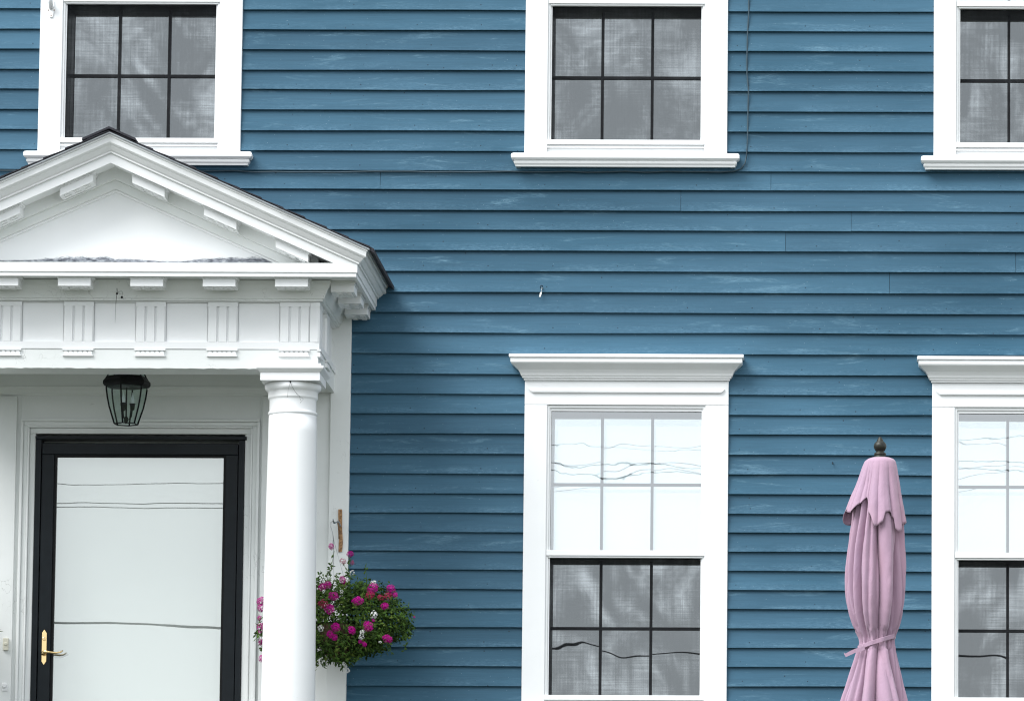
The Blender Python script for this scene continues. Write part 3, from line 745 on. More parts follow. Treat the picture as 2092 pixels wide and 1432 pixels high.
# ---- storm door
s1 = 1/410.5
dm = MB()
fw = 12*s1
dm.box(xd0, xd0+fw, -0.034, 0.05, zs0, zd1-7*s1).box(xd1-fw, xd1, -0.034, 0.05, zs0, zd1-7*s1).box(xd0, xd1+4*s1, -0.044, 0.05, zd1-7*s1, zd1)
door = part(dm, 'storm_door', 'doorblack', 0.002)
gl0, gl1 = 0.5*(WX(117, 935, 0)+WX(108, 1432, 0)), 0.5*(WX(456, 935, 0)+WX(451, 1432, 0))
zg = WZ(287, 935, 0)
lip = 5*s1
lf = MB()
lf.box(xd0+fw+0.003, gl0-lip, -0.028, 0.01, zs0+0.02, zg+lip).box(gl1+lip, xd1-fw-0.003, -0.028, 0.01, zs0+0.02, zg+lip)
lf.box(xd0+fw+0.003, xd1-fw-0.003, -0.028, 0.01, zg+lip+0.0004, zd1-14*s1).box(gl0-lip, gl1+lip, -0.028, 0.01, zs0+0.02, zs0+0.22)
part(lf, 'door_leaf', 'doorblack', 0.003, door)
lp = MB().box(gl0-lip+0.0003, gl0, -0.018, 0.008, zs0+0.2202, zg+lip-0.0003).box(gl1, gl1+lip-0.0003, -0.018, 0.008, zs0+0.2202, zg+lip-0.0003).box(gl0, gl1, -0.018, 0.008, zg, zg+lip-0.0003).box(gl0, gl1, -0.018, 0.008, zs0+0.2202, zs0+0.235)
part(lp, 'glazing_bead', 'iron', 0.001, door)
part(MB().add([(gl0-.002, -0.006, zs0+0.22), (gl1+.002, -0.006, zs0+0.22), (gl1+.002, -0.006, zg+.002), (gl0-.002, -0.006, zg+.002)], [(0, 1, 2, 3)]), 'door_glass', 'doorglass', 0, door)
idr = MB().box(xd0, xd1, 0.10, 0.14, zs0, zd1)
part(idr, 'inner_door', 'innerdoor', 0.003, door)
# handle
hp = lambda px, py: W(px, py, 0.03)
cxh = WX(90.2, 1320, 0.03); hm = MB()
za, zb_ = WZ(90, 1285.6, .03), WZ(90, 1358, .03); hw = 5.0*s1
A = [(cxh, za), (cxh+hw, za-0.018), (cxh+hw, zb_+0.018), (cxh, zb_), (cxh-hw, zb_+0.018), (cxh-hw, za-0.018)]
hm.rings([[(x, -0.0285, z) for x, z in A], [(x, -0.033, z) for x, z in A]]); part(hm, 'handle_plate', 'brass', 0.0012, door)
lk = MB(); lk.rings([[(cxh+r*math.cos(j*PI/10), y, WZ(90, 1304.6, .03)+r*math.sin(j*PI/10)) for j in range(20)] for r, y in ((0.009, -0.0335), (0.009, -0.037), (0.0075, -0.038))]); lk.box(cxh-.0012, cxh+.0012, -0.0386, -0.038, WZ(90, 1307, .03), WZ(90, 1303, .03), 1)
part(lk, 'lock_cylinder', ['brass', 'iron'], 0, door)
zl_ = WZ(90, 1334, .03); lv = MB()
pts = [(cxh-0.002, -0.030, zl_-0.002), (cxh-0.001, -0.055, zl_-0.001), (cxh+0.012, -0.064, zl_+0.006), (cxh+0.035, -0.066, zl_+0.003), (cxh+0.065, -0.066, zl_-0.001), (cxh+0.088, -0.066, zl_+0.003), (cxh+0.100, -0.064, zl_+0.012)]
lv.tube(pts, [0.011, 0.010, 0.0085, 0.006, 0.005, 0.0042, 0.003], 10); part(lv, 'lever', 'brass', 0, door)
iv = MB(); pts = [(cxh+0.02, 0.012, zl_-0.006), (cxh+0.05, 0.020, zl_-0.012), (cxh+0.085, 0.020, zl_-0.010), (cxh+0.115, 0.018, zl_-0.001)]
iv.tube(pts, [0.005, 0.008, 0.007, 0.003], 8); part(iv, 'inner_lever', 'iron', 0, door)

# ------------------------------------------------------------------ lantern
def lantern():
    d = 0.44; c = W(258, 830, d); s = 1/417.0
    L = empty('porch_lantern', (c.x, -d, WZ(258, 868, d)))
    tag(L, 'black hexagonal glass lantern with candle bulbs hanging under the porch ceiling', 'lantern')
    o = Vector(L.location)
    z = lambda py: WZ(258, py, d)-o.z
    rot = math.radians(-8); n = 6
    R = [(24.5, 866.5), (30, 850), (36, 832), (40.5, 812), (42.8, 796), (43, 786)]
    def hexp(r, zz, k): a = rot-PI/2+k*PI/3; return Vector((r*s*math.cos(a), r*s*math.sin(a), zz))
    lay = [(r, z(py)) for r, py in R]
    for k in range(6):
        mb = MB(); mb.tube([hexp(r, zz, k) for r, zz in lay], 0.0042, 6); o1 = mb.build('rib', 'iron', L)
        p = MB(); A = [hexp(r*0.985, zz, k) for r, zz in lay]; B = [hexp(r*0.985, zz, k+1) for r, zz in lay]
        p.rings([A, B], closed=False, cap=False); p.build('glass_pane', 'lampglass', L, fix=False)
    mb = MB(); mb.tube([hexp(24.5, z(866.5), k) for k in range(7)], 0.003, 6); mb.build('bottom_rim', 'iron', L)
    mb = MB()
    prof = [(43, 791), (47.5, 790), (50.5, 786), (50.5, 780), (46, 775), (43, 770)]
    mb.rings([[tuple(hexp(r, z(py), k)) for k in range(6)] for r, py in prof]); mb.build('cap_brim', 'iron', L, 0.002)
    mb = MB(); prof = [(42, 772), (38, 764), (31, 752), (20, 742), (12, 737)]
    top = [(r, z(py)) for r, py in prof]
    for k in range(6): mb.tube([hexp(r, zz, k) for r, zz in top], 0.0032, 6)
    mb.build('upper_cage', 'iron', L)
    p = MB(); p.rings([[tuple(hexp(r*.98, zz, k)) for k in range(6)] for r, zz in top], cap=False); p.build('upper_glass', 'lampglass', L)
    mb = MB(); ztop = zArBot+0.10-o.z
    mb.lathe([(0.03, z(740)), (0.034, z(737)), (0.012, z(733)), (0.006, z(730)), (0.006, ztop-0.02), (0.05, ztop-0.012), (0.055, ztop)], 0, 0, 20); mb.build('stem', 'iron', L)
    mb = MB(); mb.lathe([(0.004, z(745)), (0.004, z(850)), (0.010, z(853)), (0.012, z(858)), (0.006, z(864)), (0.001, z(866))], 0, 0, 12)
    for a in (0.15, 0.15+2*PI/3, 0.15+4*PI/3):
        ca, sa = math.cos(a), math.sin(a)
        mb.tube([(0, 0, z(853)), (0.012*ca, 0.012*sa, z(857)), (0.026*ca, 0.026*sa, z(851)), (0.030*ca, 0.030*sa, z(838))], 0.0028, 6)
        mb.lathe([(0.006, z(838)), (0.011, z(836)), (0.012, z(828)), (0.016, z(824.5))], 0.030*ca, 0.030*sa, 12)
    mb.build('candelabra', 'iron', L)
    for a in (0.15, 0.15+2*PI/3, 0.15+4*PI/3):
        ca, sa = math.cos(a)*0.03, math.sin(a)*0.03
        mb = MB(); mb.lathe([(0.0065, z(825)), (0.0095, z(821)), (0.0095, z(817)), (0.006, z(811)), (0.002, z(805)), (0.0005, z(801))], ca, sa, 14); mb.build('bulb', 'bulb', L)
lantern()

# ------------------------------------------------------------------ umbrella
def umbrella():
    d = 1.5; k = 1/ (FPX/27*27/(27-d)); c = W(1800, 1432, d)
    U = empty('patio_umbrella', (c.x, -d, GZ)); tag(U, 'closed mauve patio umbrella with dark finial, tied and standing between two ground floor windows', 'umbrella')
    o = Vector(U.location)
    tab = [(936, 1784, 1815), (938, 1777, 1822), (943, 1770, 1827), (955, 1765, 1830), (980, 1758, 1834), (1010, 1750, 1839), (1035, 1745, 1843), (1060, 1742, 1846), (1090, 1737, 1848), (1120, 1733, 1849), (1160, 1729, 1850), (1200, 1728, 1849), (1230, 1730, 1846), (1255, 1734, 1842), (1275, 1741, 1837), (1290, 1748, 1832), (1303, 1755, 1827), (1315, 1756, 1827), (1330, 1750, 1829), (1360, 1740, 1836), (1400, 1728, 1846), (1432, 1718, 1853), (1500, 1702, 1868), (1600, 1685, 1886), (1680, 1678, 1894)]
    def ext(py):
        for (a, l0, r0), (b, l1, r1) in zip(tab[:-1], tab[1:]):
            if a <= py <= b:
                f = (py-a)/(b-a); return l0+(l1-l0)*f, r0+(r1-r0)*f
        return tab[-1][1:]
    def fold(th, py, n, ph, sharp=0.6):
        wv = th + 0.30*math.sin(2*th+1.3+py*0.003)+0.14*math.sin(3*th+py*0.007+ph)+0.05*math.sin(5*th-py*0.011)
        v = abs(math.sin(n/2*wv+ph+0.18*math.sin(py*0.017+2*th)))
        return v**sharp
    # canopy
    NT_, R = 288, []
    pys = [936, 937, 938, 940, 943, 948] + list(range(955, 1290, 6)) + list(range(1290, 1345, 3)) + list(range(1345, 1681, 8))
    for py in pys:
        l, r = ext(py); hw = (r-l)/2*k; cx = (WX((l+r)/2, py, d)-o.x); z = WZ(1800, py, d)-o.z
        a = min(1, max(0.0, (py-945)/90)); pinch = math.exp(-((py-1308)/16.0)**2)
        amp = (0.42*a)*(1-0.35*pinch)+0.02
        ring = []
        for j in range(NT_):
            th = 2*PI*j/NT_
            f = fold(th, py, 10, 0.4); f2 = fold(th+0.5, py, 23 if pinch > 0.2 else 19, 1.7, 0.9)
            rad = 1-amp*(1-f)-0.11*a*(1-f2)-0.04*pinch*(1-f2)
            rad *= 1+0.035*a*mnoise.noise(Vector((math.cos(th)*1.6, math.sin(th)*1.6, py*0.012)))
            q3 = Vector((math.cos(th)*7, math.sin(th)*7, py*0.020))
            rad += a*0.030*(abs(mnoise.noise(q3))-0.2)+0.05*pinch*mnoise.noise(q3*2.2)
            ring.append((cx+hw*1.05*rad*math.cos(th), hw*1.0*rad*math.sin(th), z + (0.012*math.sin(3*th)*min(1, max(0, (py-1600)/80)))))
        R.append(ring)
    mb = MB(); mb.rings(R, True, False, smooth=True); mb.build('canopy', 'fabric', U)
    HEM = [(1734, 1046), (1742, 1052), (1752, 1034), (1763, 1022), (1771, 1054), (1787, 1082), (1799, 1074), (1806, 1053), (1815, 1051), (1825, 1062), (1828, 1086), (1833, 1091), (1844, 1072), (1850, 1058)]
    # vent flap over the canopy, hem uneven
    pys = list(range(0, 31)); R = []
    for i in pys:
        f = i/30; ring = []
        for j in range(NT_):
            th = 2*PI*j/NT_; sx = math.cos(th); fr = -math.sin(th)           # fr>0: towards the camera
            # hem: pointed tails
            hx = 1791+57*sx
            hem = HEM[-1][1]
            for (a_, h0), (b_, h1) in zip(HEM[:-1], HEM[1:]):
                if hx <= b_: q_ = max(0, (hx-a_)/(b_-a_)); hem = h0+(h1-h0)*q_*q_*(3-2*q_); break
            if fr < 0: hem = 1050+22*math.sin(th*5)
            elif fr < 0.25: hem = hem*fr*4+(1050+22*math.sin(th*5))*(1-fr*4)
            py = 936.5+(hem-936.5)*(f**1.15)
            l, r = ext(py); hw = (r-l)/2*k; cx = (WX((l+r)/2, py, d)-o.x)
            flare = (f**2.2)*(0.05+0.26*max(0, -sx)**2*(1 if fr > -0.3 else 0.3))
            fo = fold(th, 1000, 11, 0.4); fo2 = fold(th+0.9, 980+f*60, 8, 0.9)
            a = min(1, f*1.6)
            rad = 1.05-0.22*a*(1-fo2)-0.14*a*(1-fo)+flare
            z = WZ(1800, py, d)-o.z
            rad += 0.04*f*mnoise.noise(Vector((sx*5, math.sin(th)*5, py*0.03)))
            ring.append((cx+hw*1.05*rad*sx, hw*1.02*rad*math.sin(th), z+0.0012))
        R.append(ring)
    mb = MB(); mb.rings(R, True, False, smooth=True); v = mb.build('vent_flap', 'fabric', U)
    sm = v.modifiers.new('thickness', 'SOLIDIFY'); sm.thickness = 0.002; sm.offset = 1
    # tie strap with tail
    R = []
    for j in range(97):
        th = 2*PI*j/96; py = 1311-10*math.cos(th)*1.2-2*math.sin(th)
        l, r = ext(1308); hw = (r-l)/2*k*1.02; cx = WX((l+r)/2, 1308, d)-o.x
        z = WZ(1800, py, d)-o.z; wv = 1+0.03*math.sin(9*th)
        R.append([(cx+(hw+e)*wv*math.cos(th), (hw+e)*wv*math.sin(th), z+h) for e, h in ((0, -0.011), (0.004, -0.010), (0.005, 0.010), (0, 0.011))])
    mb = MB(); mb.rings(R, True, False, smooth=False); mb.build('tie_strap', 'fabric', U, 0.001)
    tl = MB(); P = [W(px, py, d+0.085) for px, py in ((1766, 1322), (1758, 1326), (1748, 1328), (1737, 1333), (1727, 1338), (1724, 1334))]
    Rg = []
    for i, p in enumerate(P):
        w = (0.010, 0.010, 0.009, 0.0095, 0.008, 0.005)[i]; q = p-o
        Rg.append([tuple(q+Vector((0, 0.0012, w))), tuple(q+Vector((0, -0.0012, w))), tuple(q+Vector((0.002, -0.0012, -w))), tuple(q+Vector((0.002, 0.0012, -w)))])
    tl.rings(Rg); tl.build('strap_tail', 'fabric', U)
    # finial
    zf = lambda py: WZ(1800, py, d)-o.z; cx = WX(1798, 915, d)-o.x
    pr = [(13.0, 938), (13.3, 934.5), (12, 932.5), (10.5, 931), (12.3, 929), (12.6, 926.5), (9.5, 924), (7.5, 922.5), (10, 920.5), (12.8, 915), (13.2, 910.5), (11.8, 906), (8.5, 902.5), (6.3, 900.5), (6.6, 899), (4.6, 896.5), (3.4, 893.5), (1.0, 892.2)]
    mb = MB(); mb.lathe([(r*k, zf(py)) for r, py in pr], cx, 0, 24); mb.build('finial', 'bronze', U)
    mb = MB(); mb.lathe([(0.019, 0.05), (0.019, zf(938))], cx*0.3, 0, 16); mb.build('pole', 'bronze', U)
    mb = MB(); mb.lathe([(0.25, 0.0), (0.25, 0.04), (0.22, 0.07), (0.05, 0.09), (0.03, 0.28)], 0, 0, 32); mb.build('base', 'bronze', U)
umbrella()

# ------------------------------------------------------------------ hanging baskets
def petal_mesh(name, mat_, seed, R=0.026, n=22):
    r_ = random.Random(seed); mb = MB()
    for i in range(n):                            # a domed head of five-petalled florets
        a = i*2.39996; f = math.sqrt((i+0.5)/n); ph = f*1.35
        dirv = Vector((math.cos(a)*math.sin(ph), -math.cos(ph), math.sin(a)*math.sin(ph)))
        c = Vector((dirv.x*R, dirv.y*R*0.6, dirv.z*R))*r_.uniform(0.85, 1.08)
        u = dirv.cross(Vector((0.1, 0.2, 1))).normalized(); v = dirv.cross(u); fr = R*0.36*r_.uniform(0.8, 1.2); a0 = r_.random()*6
        vs = [tuple(c)]
        for p in range(5):
            b = a0+p*2*PI/5
            for da, rr_ in ((-0.42, 0.75), (-0.25, 1.0), (0.25, 1.0), (0.42, 0.75)):
                w = (u*math.cos(b+da)+v*math.sin(b+da))*fr*rr_; vs.append(tuple(c+w+dirv*fr*0.25*r_.uniform(0, 1)))
        mb.add(vs, [(0, 1+4*p, 2+4*p, 3+4*p, 4+4*p) for p in range(5)])
    me = mb.build(name, mat_, None, fix=False); COL.objects.unlink(me); return me.data
HEADS = {('m', i): petal_mesh('flower_head', 'magenta', 50+i, 0.0245, 20) for i in range(3)}
HEADS.update({('r', i): petal_mesh('flower_head', 'crimson', 60+i, 0.022, 13) for i in range(2)})
HEADS.update({('w', i): petal_mesh('flower_head', 'petal', 70+i, 0.019, 9) for i in range(2)})
def basket(shift, label, blabel, seed):
    d0 = 0.34; rb = random.Random(seed)
    c = W(688, 1330, d0); B = empty('hanging_basket', (c.x, -d0, WZ(688, 1372, d0)-0.02))
    tag(B, label, 'flower basket', 'hanging flower baskets flanking the entrance')
    o = Vector(B.location); k = 1/(FPX/(27-d0))
    # bowl
    mb = MB(); rz = WZ(688, 1275, d0)-o.z; prof = []
    for i in range(9):
        f = i/8; prof.append((0.02+0.085*math.sin(f*PI/2), 0.085+(rz-0.085)*(1-math.cos(f*PI/2))))
    mb.lathe(prof, 0, 0, 28); mb.build('coco_liner', 'coco', B)
    wr = MB()
    for r_, z_ in ((0.107, rz), (0.097, rz*0.75+.02)): wr.tube([(r_*math.cos(a*PI/16), r_*math.sin(a*PI/16), z_) for a in range(33)], 0.003, 5)
    wr.build('wire_frame', 'iron', B)
    hk = W(681, 1100, d0)-o
    hg = MB()
    for a in (0.5, 0.5+2*PI/3, 0.5+4*PI/3): hg.tube([(0.106*math.cos(a), 0.106*math.sin(a), rz), tuple(hk)], 0.0011, 4)
    tip = W(681, 1068, d0)-o
    hg.tube([tuple(hk), tuple(hk+Vector((-0.004, 0, 0.03))), tuple(tip+Vector((-0.012, 0, -0.02))), tuple(tip+Vector((-0.012, 0, 0.004))), tuple(tip+Vector((0, 0, 0.012))), tuple(tip+Vector((0.008, 0, 0.002)))], 0.0017, 5)
    hg.build('hanger_wire', 'steel', B)
    # foliage
    mb = MB(); blobs = []
    def add_leaf(p, nrm, ln, wd, mi):
        t_ = Vector((rb.gauss(0, 1), rb.gauss(0, 1), rb.gauss(0, 0.8)-0.35)); t_ -= nrm*t_.dot(nrm)
        if t_.length < 1e-3: return
        t_.normalize(); s_ = nrm.cross(t_)
        a = p; m_ = p+t_*ln*0.5+nrm*ln*0.10; e = p+t_*ln-nrm*ln*0.06
        mb.add([tuple(a), tuple(m_+s_*wd-nrm*wd*0.5), tuple(e), tuple(m_-s_*wd-nrm*wd*0.5), tuple(m_)], [(0, 4, 1), (4, 2, 1), (0, 3, 4), (4, 3, 2)], mi)
    lobes = [(690, 1262, 118, 84, 0.23), (640, 1250, 80, 70, 0.17), (760, 1262, 80, 62, 0.17), (800, 1255, 40, 46, 0.12), (600, 1270, 70, 64, 0.15), (705, 1316, 82, 38, 0.20), (655, 1312, 80, 46, 0.20), (745, 1300, 60, 38, 0.17), (735, 1215, 70, 34, 0.14), (755, 1310, 45, 28, 0.12), (820, 1290, 22, 26, 0.07), (565, 1300, 35, 40, 0.1)]
    wts = [l[2]*l[3] for l in lobes]
    for i in range(14500):
        cx_, cy_, rx, ry, rd = rb.choices(lobes, wts)[0]
        v = Vector((rb.gauss(0, 1), rb.gauss(0, 1), rb.gauss(0, 1))).normalized(); q = rb.uniform(0.55, 1.06)**0.7
        cc = W(cx_, cy_, d0)-o
        p = cc+Vector((v.x*rx*k, v.y*rd, v.z*ry*k))*q
        p += Vector([mnoise.noise(p*9+Vector((s_, 0, 0)))*0.035 for s_ in (0, 7, 19)])
        if p.y+o.y > -0.05 or mnoise.noise(p*11+Vector((31, 0, 0))) < -0.10-0.5*(q < 0.88): continue
        n_ = (v+Vector((rb.gauss(0, .5), rb.gauss(0, .5), rb.gauss(0, .5)+0.5))).normalized()
        rnd = rb.random(); cl = mnoise.noise(p*14)
        mi = 0 if rnd < 0.45-cl*0.6 else (1 if rnd < 0.90-cl*0.3 else 2)
        add_leaf(p, n_, rb.uniform(0.014, 0.034), rb.uniform(0.003, 0.0075), mi)
    # stems: sprigs standing up and trailing
    st = MB()
    def sprig(p0, p1, nl, mi=1, ln=0.022):
        p0, p1 = Vector(p0), Vector(p1); bend = Vector((rb.gauss(0, .01), rb.gauss(0, .01), 0.0)); P = []
        for j in range(6):
            f = j/5; P.append(p0.lerp(p1, f)+bend*math.sin(f*PI)*1.5)
        st.tube(P, 0.0011, 4)
        for j in range(nl):
            f = rb.uniform(0.15, 1.0); q = p0.lerp(p1, f)+bend*math.sin(f*PI)*1.5
            n_ = Vector((rb.gauss(0, 1), -0.6, rb.gauss(0, 1))).normalized()
            t_ = n_; add_leaf(q, Vector((rb.gauss(0, .6), -0.8, rb.gauss(0, .6)+.4)).normalized(), rb.uniform(0.6, 1.3)*ln, ln*0.22, mi if rb.random() < .6 else 0)
    tops = [(683, 1125, 670, 1230), (717, 1140, 690, 1240), (702, 1150, 700, 1240), (690, 1170, 665, 1240), (712, 1160, 720, 1240), (665, 1180, 650, 1250), (730, 1185, 720, 1250), (655, 1165, 662, 1240), (746, 1155, 735, 1240), (700, 1190, 690, 1250), (722, 1170, 705, 1250), (676, 1150, 690, 1240)]
    for a, b, e, f in tops:
        dd = d0+rb.uniform(-0.08, 0.10); sprig(W(e, f, dd)-o, W(a, b, dd)-o, rb.randint(9, 20))
    for i in range(80):
        a = rb.uniform(-0.35, PI+0.35) if i > 20 else rb.uniform(0, 2*PI)
        ex, ey = 700+math.cos(a)*rb.uniform(100, 150), 1262-math.sin(a)*rb.uniform(55, 92)
        fx, fy = 700+math.cos(a)*60, 1262-math.sin(a)*40; dd = d0+rb.uniform(-0.1, 0.12)
        sprig(W(fx, fy, dd)-o, W(ex, ey, dd)-o, rb.randint(4, 12), 1, 0.02)
    for ax, ay in ((690, 1358), (700, 1372), (668, 1350), (830, 1312), (825, 1330), (760, 1335), (715, 1360), (800, 1338)):
        sprig(W(ax-rb.uniform(0, 12), ay-60, d0+.06)-o, W(ax, ay, d0+.06)-o, 12, 0)
    fo = mb.build('foliage', ['leaf1', 'leaf2', 'leaf3'], B, fix=False); fo['kind'] = 'stuff'
    st.build('stems', 'leaf2', B)['kind'] = 'stuff'
    F = [(653, 385, 'm', .75), (780, 435, 'm', .7), (733, 485, 'r', .8), (795, 495, 'r', .6), (728, 612, 'm', .85), (590, 658, 'm', .95), (628, 645, 'm', .9), (668, 722, 'm', 1.0), (640, 810, 'm', 1.1), (832, 753, 'm', 1.15), (935, 668, 'm', 1.15), (1055, 675, 'm', 1.05), (1085, 712, 'm', .6), (1015, 787, 'm', 1.0),
         (903, 925, 'm', 1.2), (683, 932, 'm', 1.0), (792, 950, 'm', .9), (645, 978, 'm', .9), (675, 998, 'm', .75), (1033, 1008, 'm', 1.05), (848, 1030, 'm', .45), (876, 1046, 'm', .6), (1215, 862, 'm', .22), (938, 885, 'm', .35),
         (600, 775, 'r', 1.1), (915, 715, 'r', 1.1), (985, 730, 'r', .9), (1035, 722, 'r', 1.05), (575, 770, 'r', .7),
         (940, 636, 'w', 1.1), (940, 846, 'w', 1.1), (862, 965, 'w', .9), (858, 995, 'w', .8), (983, 1032, 'w', .5), (790, 566, 'w', 1.0), (580, 938, 'w', 1.0), (755, 1220, 'w', 1.0), (765, 1225, 'w', .6), (722, 690, 'w', .6), (715, 1210, 'w', .6), (760, 610, 'w', .6), (600, 685, 'w', .5),
         (180, 755, 'm', 1.1), (178, 800, 'm', 1.0), (163, 840, 'w', .5), (168, 868, 'm', .5), (183, 935, 'm', 1.2), (168, 965, 'm', .6), (178, 1030, 'm', .7), (170, 1040, 'w', .6), (187, 1140, 'm', .9), (300, 900, 'm', 1), (420, 800, 'm', 1), (380, 1000, 'm', 1)]
    if shift: F = F+[((676-480+8+166-10)*3.315, (1219-1000)*3.315, 'm', .8)]
    for j, (a, b, ty, sz) in enumerate(F):
        px, py = 480+a/3.315, 1000+b/3.315
        r2 = ((px-690)/150)**2+((py-1262)/85)**2
        dd = d0+0.215*math.sqrt(max(0.0, 1-min(1, r2)))+0.035
        p = W(px, py, dd)-o
        me = HEADS[(ty, j % (3 if ty == 'm' else 2))]
        h = bpy.data.objects.new('flower_head', me); COL.objects.link(h); h.parent = B; h.location = p
        h.scale = (sz*0.94*rb.uniform(.9, 1.1), sz*0.94, sz*0.94*rb.uniform(.75, 1.05)); h.rotation_euler = (rb.uniform(-0.5, 0.3), rb.uniform(0, 6.28), rb.uniform(-0.4, 0.4))
        if ty == 'w': h['label'] = 'white flower head'
        elif ty == 'r': h['label'] = 'dark crimson flower head'
    # bracket on the wall
    K = empty('wall_bracket', tuple(W(693, 1128, 0.042))); tag(K, blabel, 'bracket', 'rusty brackets carrying the flower baskets'); ko = Vector(K.location)
    zt, zb_ = WZ(693, 1040, .045), WZ(693, 1127, .045); xk = WX(695.5, 1085, .045)
    mb = MB(); n = 10; Rg = []
    for i in range(n+1):
        f = i/n; z = zb_+(zt-zb_)*f; x = xk+0.003*math.sin(f*5); w = 0.0085+0.0015*math.sin(f*9)
        Rg.append([(x-w-ko.x, -0.041-ko.y, z-ko.z), (x+w-ko.x, -0.041-ko.y, z-ko.z), (x+w-ko.x, -0.047-ko.y, z-ko.z), (x-w-ko.x, -0.047-ko.y, z-ko.z)])
    mb.rings(Rg); mb.build('back_plate', 'rust', K, 0.001)
    mb = MB(); a = Vector((xk, -0.047, WZ(695, 1075, .045))); t2 = W(681, 1068, d0)
    mb.tube([tuple(a-ko), tuple(a+Vector((0, -0.10, 0.012))-ko), tuple(t2+Vector((0.0, 0.03, 0.003))-ko), tuple(t2+Vector((0, -0.006, 0.008))-ko), tuple(t2+Vector((0, -0.012, 0.02))-ko)], [0.005, 0.0045, 0.004, 0.0035, 0.003], 6); mb.build('arm', 'steel', K)
    mb = MB(); mb.tube([tuple(Vector((xk-.006, -0.047, WZ(695, 1100, .045)))-ko), tuple(a+Vector((-.004, -0.05, -0.01))-ko), tuple(a+Vector((-.003, -0.12, 0.010))-ko)], 0.0035, 6); mb.build('brace', 'rust', K)
    if shift:
        for q in (B, K): q.location.x += shift
basket(0, 'full hanging basket of magenta, crimson and white flowers right of the white column', 'rusty bracket on the white pilaster above the right flower basket', 11)
bs = (WX(-166, 1300, .34)-WX(688, 1300, .34))
basket(bs, 'hanging basket at the left picture edge with a single magenta flower showing', 'rusty bracket left of the doorway, outside the left picture edge', 12)

# one flower reaching in at the left edge
# ------------------------------------------------------------------ small things on the wall
def tubeobj(name, pts, r, m, label, cat, n=6):
    mb = MB(); mb.tube(pts, r, n); o = mb.build(name, m); tag(o, label, cat); return o
rc = random.Random(9)
pts = []
for px, py in [(1530, -500), (1529, -300), (1531, -120), (1529, -20), (1530, 20), (1527, 70), (1526, 120), (1526, 150), (1529, 185), (1528, 230), (1527, 280), (1525, 320), (1522, 335), (1514, 345), (1500, 350), (1470, 352)]:
    pts.append(W(px, py, 0.021 if py < 318 else 0.024))
for px in range(1440, -400, -40):
    pts.append(W(px, 351.5+rc.uniform(-1.3, 1.3)-(1.5 if px < 500 else 0)-(2 if px < 100 else 0), 0.022))
tubeobj('wall_cable', pts, 0.0036, 'cable', 'thin dark cable running down the siding beside the middle upper window and along below it', 'cable')
# loose hook with a pale tag in the blank wall
h = empty('wall_hook', tuple(W(1106, 597, 0.02))); tag(h, 'small dark screw eye with a pale tag on the siding above the middle window', 'hook'); ho = Vector(h.location)
mb = MB(); c = W(1106.5, 586.5, .028)-ho; mb.tube([tuple(c+Vector((0.0062*math.cos(a*PI/8), 0.001*a/16, 0.0075*math.sin(a*PI/8)))) for a in range(-3, 12)], 0.0019, 6)
mb.tube([tuple(c+Vector((0.0, 0.016, -0.004))), tuple(c+Vector((0.004, 0, -0.005)))], 0.0018, 6); mb.build('eye', 'iron', h)
mb = MB(); q = [W(px, py, .03)-ho for px, py in ((1107.5, 588), (1105.6, 596.5))]; mb.tube(q, 0.0009, 5)
mb.rings([[tuple(W(px+s_*w, py, .03+e)-ho) for s_, e in ((-1, 0), (1, 0), (1, .002), (-1, .002))] for px, py, w in ((1105.8, 596, .6), (1104.6, 600, 2.1), (1103.8, 603, 1.6), (1102.8, 606.5, 1.7))]); mb.build('tag', 'petal', h)
mb = MB(); c = W(1701, 945, .03); mb.tube([c+Vector((0, 0.02, .004)), c+Vector((0, .004, .002)), c+Vector((0.001, 0, -.006)), c+Vector((.003, 0, -.008))], 0.0026, 6)
tag(mb.build('wall_nail', 'iron'), 'bent dark nail in the siding left of the umbrella top', 'nail')
# dried vine twig caught on the frieze
tw = MB(); d = DF+0.07
tw.tube([W(239, 589, d), W(239.5, 597, d), W(238, 606, d), W(236.5, 622, DF+.02), W(236, 640, DF+.01), W(235, 660, DF+.008)], [0.0018, 0.0016, 0.0013, 0.0009, 0.0006, 0.0004], 5)
tw.tube([W(239, 600, d), W(243, 596, d), W(248, 595, d), W(251, 598, d), W(249, 607, d)], 0.0008, 5)
for px, py, r in ((239, 600, 2.4), (249, 607.5, 2.6)):
    c = W(px, py, d); tw.lathe([(0.0004, c.z-r*PXM), (r*.8*PXM, c.z-r*.6*PXM), (r*PXM, c.z), (r*.7*PXM, c.z+r*.7*PXM), (0.0004, c.z+r*PXM)], c.x, c.y, 8)
tag(tw.build('dry_twig', 'iron'), 'dry twig with two dark berries caught on the portico frieze', 'twig')
# nail and cobweb threads on the abacus
nb = MB(); dd = 0.085+0.145+DF-0.085
cz = W(593, 780, DF+.06); nb.lathe([(0.003, cz.z-.004), (0.004, cz.z), (0.003, cz.z+.004)], cz.x, cz.y, 8); nb.tube([cz, cz+Vector((0, .05, .001))], 0.002, 5)
for P in (((593, 781), (597, 790), (603, 800), (612, 810), (614, 818)), ((593, 781), (589, 795), (587, 812)), ((598, 792), (606, 805), (620, 815), (613, 823))):
    nb.tube([W(a, b, DF+.055) for a, b in P], 0.0005, 4)
tag(nb.build('column_nail', 'iron'), 'nail with loose threads on the block above the white column', 'nail')
